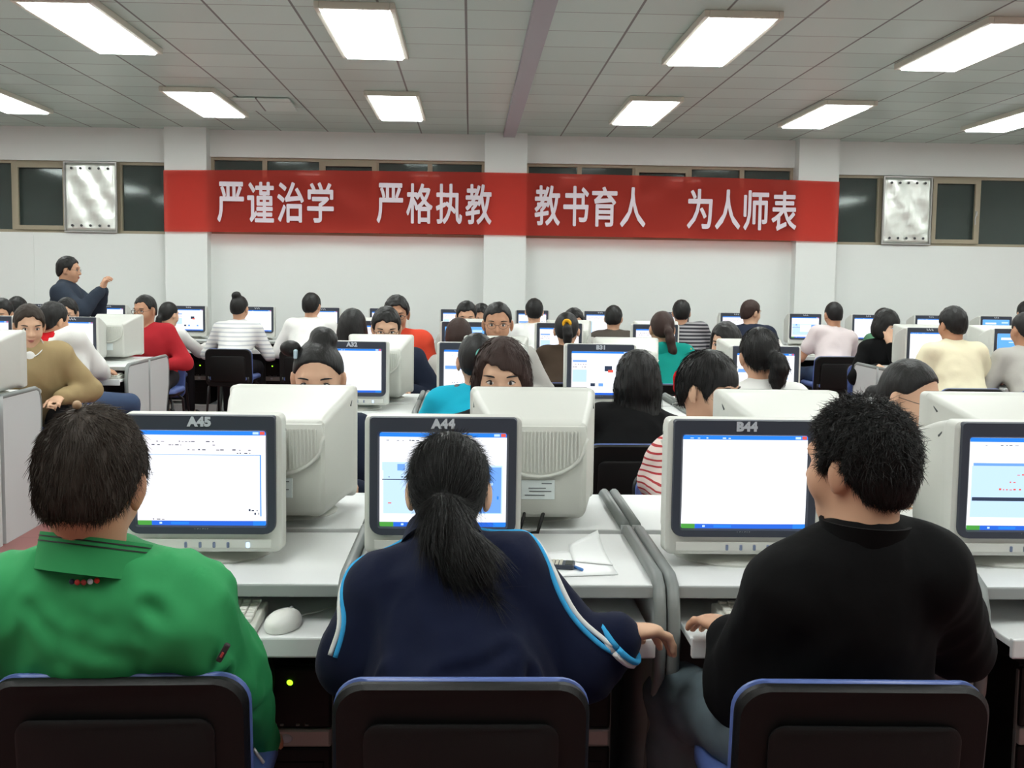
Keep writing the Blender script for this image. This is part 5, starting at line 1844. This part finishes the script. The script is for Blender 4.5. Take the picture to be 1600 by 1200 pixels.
# the black jacket: low collar; tousled hair stands up
collar(MAN, G['black'], (.060, .062), (.070, .072), .052, .007, lift=.012, gap=.35)
wm = MAN.H((0, -.03, .10))
rngm = np.random.default_rng(9)
flow_m = lambda p: (p - wm) / (np.linalg.norm(p - wm, axis=1, keepdims=True) + 1e-6) + rngm.normal(0, .7, p.shape)
locks(MAN, 9500, flow_m, .016, .70, .0009, HAIR['black'], 7, .30, where=lambda v: ((v - MAN.Hc) @ MAN.Rh)[:, 2] > -.02)
locks(MAN, 4500, lambda p: np.tile(np.array([0, -.1, -1.0]), (len(p), 1)), .016, .22, .0007, HAIR['black'], 8, .15, where=lambda v: ((v - MAN.Hc) @ MAN.Rh)[:, 2] <= 0.0)

# ================================================================ second row, facing us
SEC = []
def P_(*a, **k):
    chair = k.pop('chair', None); turn = k.pop('turn', 0.0)
    p = person(*a, **k)
    if chair: chair_for(p, chair, turn=turn)
    return p
p = P_('girl with a topknot and hair clip peering over a monitor', (-0.487, 3.720, 1.173), face=180, yaw=0, pitch=14, hair=('pulled', 'black'), top=G['dnavy'], female=True, near=1, skin=1, seat=(-0.487, 3.86),
       hair_fn=bun((-.016, -.035, .104), .046), chair='black chair under the girl with the topknot')
bm = bmesh.new(); box(bm, p.H((.065, .03, .075)) - p.org, (0.012, 0.02, 0.03), 0.004); obj('hair_clip', bm, mat('clip_pale_blue', srgb(190, 214, 226), 0.3), p.hair)
bm = bmesh.new(); ellipsoid(bm, p.H((.085, .0, .085)) - p.org, (.034, .03, .026)); obj('hair_bunch', bm, HAIR['black'], p.hair, smooth=True)
p = P_('girl with brown side-swept bangs peering over a monitor', (0.105, 3.720, 1.184), face=180, yaw=-4, pitch=12, hair=('sweep', 'brown'), top=G['black'], female=True, near=1, skin=1, seat=(0.106, 3.86), hair_fn=long_hair(.22, .085),
       chair='black chair under the girl with brown bangs')
combed(p, 2500, .035, 21, lift=.02, curl=.04)
p = P_('girl in a red striped top with straight bangs looking right', (0.775, 3.680, 1.153), face=200, yaw=28, pitch=10, hair=('fringe', 'black'), top=G['redstripe'], top_name='striped_top', female=True, near=1, skin=1, seat=(0.799, 3.86),
       hands=['kb', (0.637, 3.420, 0.698)], elbow_at=(None, (0.615, 3.700, 0.723)), chair='black chair with blue edge under the striped girl', shoulders=0.140, hs=1.0)
combed(p, 2500, .03, 22, lift=.02, curl=.03)
p = P_('girl in wire glasses with hair parted and tied back, looking right', (1.442, 3.700, 1.134), face=184, yaw=38, pitch=14, hair=('pulled', 'black'), top=G['white'], female=True, near=1, skin=1, seat=(1.463, 3.88), glasses='thin',
       hands=['kb', (1.234, 3.292, 0.765)], hand_dirs=[None, ((0.0, -1.0, -0.15), (0, 0, 1))], hair_fn=pony((0, -.098, -.02), (0, -.13, -.08), (-.01, -.11, -.17), (.018, .028, .024, .008)), chair='black chair under the girl in wire glasses')

# ================================================================ third row, backs to us
p = P_('girl with ponytail in a mint hair tie and teal blue shirt, from behind', (0.032, 4.930, 1.147), face=-6, yaw=6, pitch=6, hair=('pulled', 'black'), top=G['tealblue'], female=True, near=1, skin=0, seat=(-0.030, 4.72),
       hair_fn=pony((.02, -.098, .01), (.03, -.125, -.05), (.03, -.115, -.12), (.018, .026, .024, .008)), chair='black chair of the girl with the mint hair tie')
ring_tie(p, p.H((.02, -.112, .012)), p.Rh[:, 1], .018, .009, G['mint'])
bm = bmesh.new(); tube(bm, [p.SR + V(-.06, -.075, .03) - p.org, p.SR + V(-.07, 0, .075) - p.org, p.SR + V(-.075, .06, .05) - p.org], .014, 8); tube(bm, [p.SL + V(.06, -.08, -.02) - p.org, p.SL + V(.065, -.01, .075) - p.org, p.SL + V(.07, .06, .05) - p.org], .014, 8)
obj('bag_strap', bm, cloth('strap_grey', (110, 108, 110)), p.top, smooth=True)
p = P_('girl with straight long black hair seen from behind at B31', (0.720, 4.900, 1.077), face=2, yaw=-4, pitch=8, hair=('bob', 'black'), top=G['black'], female=True, near=1, skin=1, seat=(0.679, 4.72), hair_fn=long_hair(.34, .090),
       chair='black chair of the long haired girl in black', shoulders=0.16)
combed(p, 2500, .11, 23, lift=.0, down=4.0, curl=.03, low=-.05, r0=.0009)
combed(p, 2500, .035, 26, lift=.02, curl=.03, r0=.0009)
p = P_('girl with low ponytail in a white blouse, from behind', (1.249, 4.920, 1.187), face=-8, yaw=8, pitch=6, roll=4, hair=('pulled', 'black'), top=G['white'], female=True, near=1, skin=0, seat=(1.260, 4.72),
       hair_fn=pony((.035, -.098, -.02), (.050, -.125, -.075), (.030, -.105, -.165), (.020, .038, .034, .012)), chair='black chair of the girl in the white blouse')

combed(p, 1800, .03, 24, lift=.02, curl=.03)
# ================================================================ fourth row, facing us
P_('young man in thin glasses lowering his head behind a monitor', (-0.487, 6.750, 1.207), face=180, yaw=4, pitch=18, hair=('short', 'black'), top=G['dnavy'], near=1, skin=1, glasses='thin', chair='black chair under the young man in thin glasses')
P_('square-faced man in glasses looking at us over a monitor', (0.162, 6.750, 1.246), face=180, yaw=-2, pitch=6, hair=('crew', 'black'), top=G['grey'], near=1, skin=2, glasses='thin', hs=1.04, chair='black chair under the square-faced man')
P_('girl with long dark hair half hidden right of the teal hoodie', (1.508, 6.750, 1.143), face=180, yaw=-30, pitch=8, hair=('sweep', 'black'), top=G['redwhite'], female=True, near=1, skin=1, hair_fn=long_hair(.22, .085), chair='black chair under the half hidden girl')

# ================================================================ fifth row, backs to us
P_('girl with loose black hair seen from behind, left in the fifth row', (-0.782, 7.720, 1.164), face=0, pitch=8, hair=('bob', 'black'), top=G['dnavy'], female=True, hair_fn=long_hair(.26, .088), chair='black chair of the girl with loose black hair')
P_('student with tousled brown hair seen from behind', (-0.074, 7.720, 1.113), face=0, pitch=10, hair=('sweep', 'brown'), top=G['grey'], female=True, chair='black chair of the brown haired student')
p = P_('girl with yellow hair tie and brown sweater seen from behind', (0.648, 7.700, 1.166), face=0, yaw=-10, pitch=6, hair=('pulled', 'black'), top=G['brown'], female=True, seat=(0.586, 7.5), hair_fn=pony((.01, -.100, .02), (.02, -.12, -.05), (.015, -.11, -.13), (.018, .030, .026, .01)),
       chair='black chair of the girl with the yellow hair tie')
ring_tie(p, p.H((.01, -.110, .025)), p.Rh[:, 1], .020, .012, G['yellow'])
p = P_('girl with ponytail in a teal hoodie seen from behind', (1.293, 7.720, 1.182), face=-4, yaw=6, pitch=6, hair=('pulled', 'brown'), top=G['teal'], top_name='teal_hoodie', female=True, seat=(1.336, 7.5), bulk=0.012,
       hair_fn=pony((.01, -.098, .0), (.03, -.13, -.09), (.06, -.12, -.24), (.018, .030, .030, .01)), chair='black chair of the girl in the teal hoodie')
vol = Vol(); vol.ell(p.N - p.sp * .03 - p.sf * .07, (.085, .05, .075), None, 0.0); v, f = vol.mesh(.014); p.part('hood', v, f, G['teal'], p.top)
bm = bmesh.new(); tube(bm, [p.SR + V(.03, -.05, .05) - p.org, p.SR + V(.055, -.03, .03) - p.org, p.SR + V(.075, -.01, -.05) - p.org], .010, 8); obj('shoulder_stripe', bm, G['yellow'], p.top, smooth=True)
P_('man in an orange jacket turned towards us, left of centre', (-0.491, 7.750, 1.261), face=172, yaw=8, pitch=12, hair=('short', 'black'), top=G['orange'], top_name='orange_jacket', trousers='navy', skin=2, glasses='thin', near=1, hands=['lap', 'lap'], seat=(-0.435, 7.83), chair='black chair under the man in orange')

# ================================================================ sixth row, only the crowns show
P_('student whose black crown shows left of the square-faced man', (-0.029, 9.350, 1.199), face=180, pitch=16, hair=('short', 'black'), top=G['grey'], chair='black chair of the hidden student left of the square-faced man')
P_('student whose crown peeks out beside the square-faced man', (0.098, 10.150, 1.164), face=180, pitch=16, hair=('short', 'black'), top=G['dnavy'])
P_('student whose crown shows above the yellow hair tie', (0.844, 9.350, 1.154), face=180, pitch=16, hair=('short', 'black'), top=G['grey'], chair='black chair of the hidden student above the yellow tie')
p = P_('girl in a black top with bobbed hair resting chin on hand', (3.332, 9.100, 1.177), face=180, yaw=36, pitch=16, hair=('bob', 'black'), top=G['black'], female=True, near=1, skin=1, seat=(3.318, 9.25), hands=[(3.335, 9.020, 0.911), 'kb'],
       hand_dirs=[((-0.2, 0.1, 1.0), (0, -1, 0.2)), None], chair='black chair of the girl in the black top')

# ================================================================ back row, backs to us
P_('girl with a low ponytail in white, leftmost seated in the back row', (-2.839, 11.000, 1.126), face=-14, yaw=-16, pitch=6, hair=('pulled', 'black'), top=G['offwhite'], female=True, hair_fn=pony((0, -.100, -.03), (-.01, -.12, -.10), (-.01, -.11, -.22), (.018, .028, .026, .01)),
   chair='black chair with blue seat of the low ponytail girl', hands=['kb', (-2.568, 11.320, 0.694)], skin=1)
P_('girl with a high bun in a white striped sweater', (-2.170, 10.950, 1.196), face=-3, yaw=-8, pitch=6, hair=('pulled', 'black'), top=G['greystripe'], top_name='striped_sweater', female=True, hair_fn=bun((-.012, -.055, .100), .045), shoulders=.165, chair='black chair with blue seat of the striped bun girl')
P_('student with short hair in a white long sleeved tee, back row', (-1.493, 10.950, 1.229), face=-4, yaw=-10, pitch=4, hair=('short', 'black'), top=G['white'], chair='black chair of the student in the white tee', shoulders=.18)
P_('student with round black hair in white before the right of the middle pillar', (0.609, 10.950, 1.203), face=0, pitch=4, hair=('short', 'black'), top=G['white'], chair='black chair of the round haired student in white')
P_('student in a grey brown jacket, back row centre', (1.367, 10.950, 1.146), face=-4, yaw=-10, pitch=8, hair=('short', 'black'), top=G['greybrown'], chair='black chair of the student in grey brown')
P_('student in a black and grey striped shirt, back row', (2.006, 10.900, 1.210), face=-6, pitch=4, hair=('short', 'black'), top=G['darkstripe'], top_name='striped_shirt', shoulders=.18, chair='black chair of the student in dark stripes', seat=(2.102, 10.75))
P_('student in dark navy looking to the right, back row', (2.686, 10.950, 1.218), face=-10, yaw=-52, pitch=6, hair=('short', 'brown'), top=G['dnavy'], features=True, skin=1, chair='black chair of the student in dark navy')
P_('student with cropped hair in a pale pink tee, back row', (3.420, 10.750, 1.214), face=4, pitch=4, hair=('crew', 'black'), top=G['pink'], sleeves='short', trousers='blue', skin=2, chair='black chair with blue seat of the student in pale pink', seat=(3.371, 10.55))
P_('student in a dull green shirt behind the girl in black', (3.971, 10.950, 1.156), face=14, yaw=10, pitch=6, hair=('short', 'black'), top=G['greenshirt'], chair='black chair of the student in dull green')

# ================================================================ right block
P_('man in a cream shirt with his back to us, right side', (3.231, 7.620, 1.240), face=2, yaw=14, pitch=6, hair=('short', 'black'), top=G['cream'], sleeves='short', near=1, skin=2, shoulders=.155, bulk=.006, seat=(3.245, 7.40), chair='black chair of the man in the cream shirt')
P_('student in a light grey tee cut off by the right edge', (3.726, 7.620, 1.208), face=0, yaw=10, pitch=6, hair=('crew', 'black'), top=G['grey'], skin=2, trousers='blue', chair='black chair with blue edge at the right edge')
P_('student whose dark hair shows at the right edge of the back row', (5.337, 10.900, 1.242), face=0, pitch=6, hair=('short', 'black'), top=G['dnavy'], chair='black chair at the right edge of the back row')

# ================================================================ left block
p = P_('man in a khaki jacket and white shirt looking down, left edge', (-2.531, 6.720, 1.196), face=196, yaw=12, pitch=14, roll=0, hair=('short', 'soft'), top=G['khaki'], top_name='khaki_jacket', near=1, skin=1, bulk=.008, shoulders=.150, seat=(-2.539, 6.95), hands=['lap', 'lap'], chair='black chair under the man in khaki')
vol = Vol(); vol.cone(p.N + p.sf * .065 + p.sp * .01, p.N + p.sf * .140 - p.sp * .17, .042, .034, 0.0, flat=(p.sf, .55)); v, f = vol.mesh(.012); p.part('white_shirt', v, f, G['white'])
collar(p, G['white'], (.062, .066), (.074, .080), .045, .006, lift=.012, gap=.35, flare=.004)
p = P_('student in a red and white hooded jacket with his back to us', (-2.702, 7.600, 1.192), face=-24, yaw=-10, pitch=8, hair=('short', 'black'), top=G['white'], top_name='jacket', trousers='blue', near=1, bulk=.016, seat=(-2.560, 7.45), hands=['kb', (-2.486, 7.920, 0.701)], chair='black chair of the student in red and white', shoulders=.18)
vol = Vol()
for S_ in (p.SL, p.SR): vol.cone(p.N + p.sp * .02 - p.sf * .01, S_ * .62 + p.N * .38 - p.sf * .015, .072, .072, .03)
vol.ell(p.N - p.sp * .09 - p.sf * .078, (.12, .05, .11), None, .03)
v, f = vol.mesh(.014); p.part('red_yoke', v, f, G['redwhite'], p.top)
vol = Vol(); vol.ell(p.Pv + p.sp * .05, (.195, .155, .085), None, 0.0); v, f = vol.mesh(.016); p.part('red_hem', v, f, G['redwhite'], p.top)
P_('student at the far left edge, only hair showing', (-3.756, 9.400, 1.170), face=180, pitch=14, hair=('short', 'black'), top=G['grey'], chair='black chair at the far left edge, sixth row')
P_('student with black hair above the khaki jacket man', (-4.015, 10.400, 1.167), face=0, pitch=8, hair=('short', 'black'), top=G['dnavy'], chair='black chair of the student above the khaki jacket man')
P_('boy in glasses peeping over a monitor below the standing man', (-3.222, 9.350, 1.183), face=180, yaw=6, pitch=14, hair=('short', 'black'), top=G['grey'], skin=1, glasses='thin', near=1, chair='black chair under the boy in glasses')
P_('man in a red sweater and glasses behind an aisle monitor', (-2.597, 9.320, 1.217), face=180, yaw=-24, pitch=8, hair=('crew', 'black'), top=G['redsweat'], top_name='red_sweater', skin=2, glasses='thick', near=1, hands=['lap', 'lap'], seat=(-2.552, 9.48), chair='black chair under the man in the red sweater')
p = person('man in a dark suit standing at the back, hands raised before him', (-3.457, 10.100, 1.525), face=-86, yaw=0, pitch=4, hair=('short', 'black'), top=G['darksuit'], top_name='suit_jacket', stand=True, hip=0.80, near=1, skin=0, glasses='thin', bulk=.010, hs=.95,
           hands=[(-3.200, 10.200, 1.242), (-3.138, 9.950, 1.240)], elbows=[(0.1, 0.6, -1), (0.1, -0.6, -1)], hand_dirs=[((0.25, -0.1, 1), (-0.9, 0.3, 0.2)), ((0.3, 0.1, 1), (-0.9, -0.3, 0.2))], hand_curl=0.8, features=True, seat=(-3.507, 10.1))
collar(p, G['white'], (.062, .066), (.056, .060), .05, .006, lift=.010, gap=.12)
# chairs standing empty
for (x, y, a, lab) in ():
    k = dup(CHAIR, (x, y, 0), a); tag(k, lab, group='office chairs')


# ---------------------------------------------------------------- small things on the desks
# two loose sheets, one with a lifted corner
root = empty('paper_sheet', (0.243, 2.526, 0.741)); tag(root, 'white sheet of paper lying beside the navy girl, on the A44 desk', 'paper')
o_ = V(root.location)
def sheet(pts, z0, lift=None):
    bm = bmesh.new()
    n = 8
    P4 = [V(p) - o_ for p in pts]
    g = []
    for j in range(n + 1):
        row = []
        for i in range(n + 1):
            u_, w_ = i / n, j / n
            q = P4[0] * (1 - u_) * (1 - w_) + P4[1] * u_ * (1 - w_) + P4[2] * u_ * w_ + P4[3] * (1 - u_) * w_
            z = z0 + (lift * max(0, w_ - .35) ** 2 * (0.4 + u_) if lift else 0)
            row.append((q[0], q[1], z))
        g.append(row)
    top = [[bm.verts.new((x, y, z + .0006)) for x, y, z in r] for r in g]
    bot = [[bm.verts.new((x, y, z)) for x, y, z in r] for r in g]
    for j in range(n):
        for i in range(n):
            bm.faces.new((top[j][i], top[j][i + 1], top[j + 1][i + 1], top[j + 1][i]))
            bm.faces.new((bot[j][i + 1], bot[j][i], bot[j + 1][i], bot[j + 1][i + 1]))
    for i in range(n):
        for (A, B) in ((0, 1),):
            bm.faces.new((bot[0][i], bot[0][i + 1], top[0][i + 1], top[0][i])); bm.faces.new((bot[n][i + 1], bot[n][i], top[n][i], top[n][i + 1]))
            bm.faces.new((bot[i + 1][0], bot[i][0], top[i][0], top[i + 1][0])); bm.faces.new((bot[i][n], bot[i + 1][n], top[i + 1][n], top[i][n]))
    return bm
obj('sheet', sheet([(0.166, 2.401, 0.740), (0.325, 2.425, 0.740), (0.314, 2.668, 0.740), (0.150, 2.613, 0.740)], .0008), M['paper'], root, smooth=True)
root = empty('paper_sheet', (0.286, 2.591, 0.743)); tag(root, 'second sheet of paper, its far corner lifted, behind the pocket calculator', 'paper')
o_ = V(root.location)
obj('sheet', sheet([(0.236, 2.530, 0.740), (0.323, 2.497, 0.740), (0.313, 2.721, 0.740), (0.237, 2.653, 0.740)], .0012, lift=.05), M['paper'], root, smooth=True)
# pocket calculator
root = empty('calculator', (0.200, 2.485, 0.743), -0.15); tag(root, 'small dark calculator with pale keys on the paper by the navy girl', 'calculator')
bm = bmesh.new(); box(bm, (0, 0, .005), (.072, .050, .010), .003); obj('body', bm, M['plastic_dark'], root)
bm = bmesh.new()
for i in range(5):
    for j in range(4): box(bm, (-.028 + i * .0085, -.017 + j * .011, .0105), (.0068, .0085, .003), .001, 1)
obj('keys', bm, mat('calculator_keys', srgb(196, 192, 176), .5), root)
bm = bmesh.new(); box(bm, (.024, 0, .0102), (.016, .040, .001)); obj('display', bm, mat('display_dark', srgb(36, 44, 46), .2), root)
root = empty('pen', (0.237, 2.466, 0.746), 0.0); tag(root, 'blue capped pen beside the calculator', 'pen')
bm = bmesh.new(); tube(bm, [(0.012, -.022, .001), (0.0, .0, .001), (-.012, .022, .001)], .0035, 8); obj('barrel', bm, mat('pen_blue', srgb(60, 120, 190), .35), root, smooth=True)
bm = bmesh.new(); tube(bm, [(-.012, .022, .001), (-.022, .040, .001)], .0042, 8); obj('cap', bm, mat('pen_white', srgb(226, 232, 238), .35), root, smooth=True)
# slim mobile phone right of B44's stand
root = empty('mobile_phone', (0.690, 2.479, 0.741), -1.05); tag(root, 'slim silver mobile phone on the B44 desk beside the monitor stand', 'phone')
bm = bmesh.new(); box(bm, (0, 0, .006), (.030, .085, .011), .004); obj('body', bm, M['silver'], root)
bm = bmesh.new(); box(bm, (0, .018, .012), (.024, .036, .001)); obj('screen', bm, mat('display_grey', srgb(70, 78, 82), .2), root)
bm = bmesh.new()
for i in range(3):
    for j in range(4): box(bm, (-.008 + i * .008, -.035 + j * .009, .0122), (.006, .006, .001))
obj('keypad', bm, M['edge'], root)
# mouse with its lead beside the glasses girl
k = dup(MOUSE, (*(1.237, 3.254, 0.742)[:2], 0.741), PI + 0.3); tag(k, 'white mouse under the hand of the girl in wire glasses', group='computer mice')
root = empty('mouse_cable', (1.211, 3.080, 0.742)); tag(root, 'thin white mouse cable curling over the desk behind the man in black', 'cable')
o_ = V(root.location)
bm = bmesh.new(); tube(bm, [V(q) - o_ for q in ((1.201, 3.168, 0.744), (1.175, 3.061, 0.744), (1.178, 2.986, 0.744), (1.184, 2.922, 0.744), (1.163, 2.852, 0.744))], .0018, 6); obj('lead', bm, M['cable_w'], root, smooth=True)
# dark dispenser with a yellow end on the aisle desk
root = empty('tape_dispenser', (-2.825, 9.367, 0.741), 0.1); tag(root, 'dark grey dispenser with a yellow end on the left aisle desk', 'dispenser')
bm = bmesh.new(); prism(bm, [(-.10, 0), (.13, 0), (.125, .012), (.03, .045), (-.03, .075), (-.085, .060)], 1, -.035, .035, bev=.006); obj('body', bm, mat('rubber_grey', srgb(74, 74, 72), .6), root)
bm = bmesh.new(); box(bm, (-.075, -.036, .030), (.055, .008, .040), .003); obj('yellow_end', bm, mat('dispenser_yellow', srgb(206, 166, 44), .5), root)
# red bag behind the striped girl
root = empty('bag', (1.219, 6.487, 0.741)); tag(root, 'small red bag on the desk behind the girl with straight bangs', 'bag')
vol = Vol(); vol.rbox((0, 0, .06), (.055, .035, .06), .025); vol.ell((0, 0, .10), (.05, .03, .035), None, .03)
v, f = vol.mesh(.010); v[:, 2] = np.maximum(v[:, 2], 0); raw_obj('body', folds(v, f, .004, 14), f, G['redwhite'], root)
bm = bmesh.new(); tube(bm, [(-.03, 0, .125), (-.02, 0, .165), (.02, 0, .165), (.03, 0, .125)], .006, 8); obj('handle', bm, G['redwhite'], root, smooth=True)
# black leads lying under the right-hand front desk
rngc = random.Random(4)
for i, (pts) in enumerate((((1.02, 2.30, .5), (1.06, 2.36, .30), (1.10, 2.34, .14), (1.22, 2.40, .11)), ((1.00, 2.36, .12), (1.08, 2.30, .118), (1.16, 2.34, .115), (1.26, 2.30, .112)), ((1.02, 2.42, .115), (1.10, 2.44, .118), (1.18, 2.38, .115), (1.28, 2.42, .112)), ((1.04, 2.50, .40), (1.08, 2.44, .22), (1.16, 2.46, .12), (1.24, 2.50, .112)))):
    root = empty('power_lead', (pts[0][0], pts[0][1], 0)); tag(root, 'black power lead under the desk at the lower right corner', 'cable', group='leads under the right front desk')
    o_ = V(root.location)
    P_c = [V(p) - o_ for p in pts]
    sm = []
    for k in range(len(P_c) - 1):
        for t_ in range(5): sm.append(P_c[k] * (1 - t_ / 5) + P_c[k + 1] * t_ / 5)
    sm.append(P_c[-1]); sm = np.array(sm)
    for _ in range(4): sm[1:-1] = sm[1:-1] * .5 + (sm[:-2] + sm[2:]) * .25
    bm = bmesh.new(); tube(bm, list(sm), .0045, 8); obj('lead', bm, M['cable'], root, smooth=True)
k = dup(TOWER, (1.33, 2.50, .095), 0); tag(k, 'black computer tower under the desk in the lower right corner', group='computer towers')

for r_ in (MON, DESK, TOWER, KEYB, MOUSE, CHAIR): drop(r_)
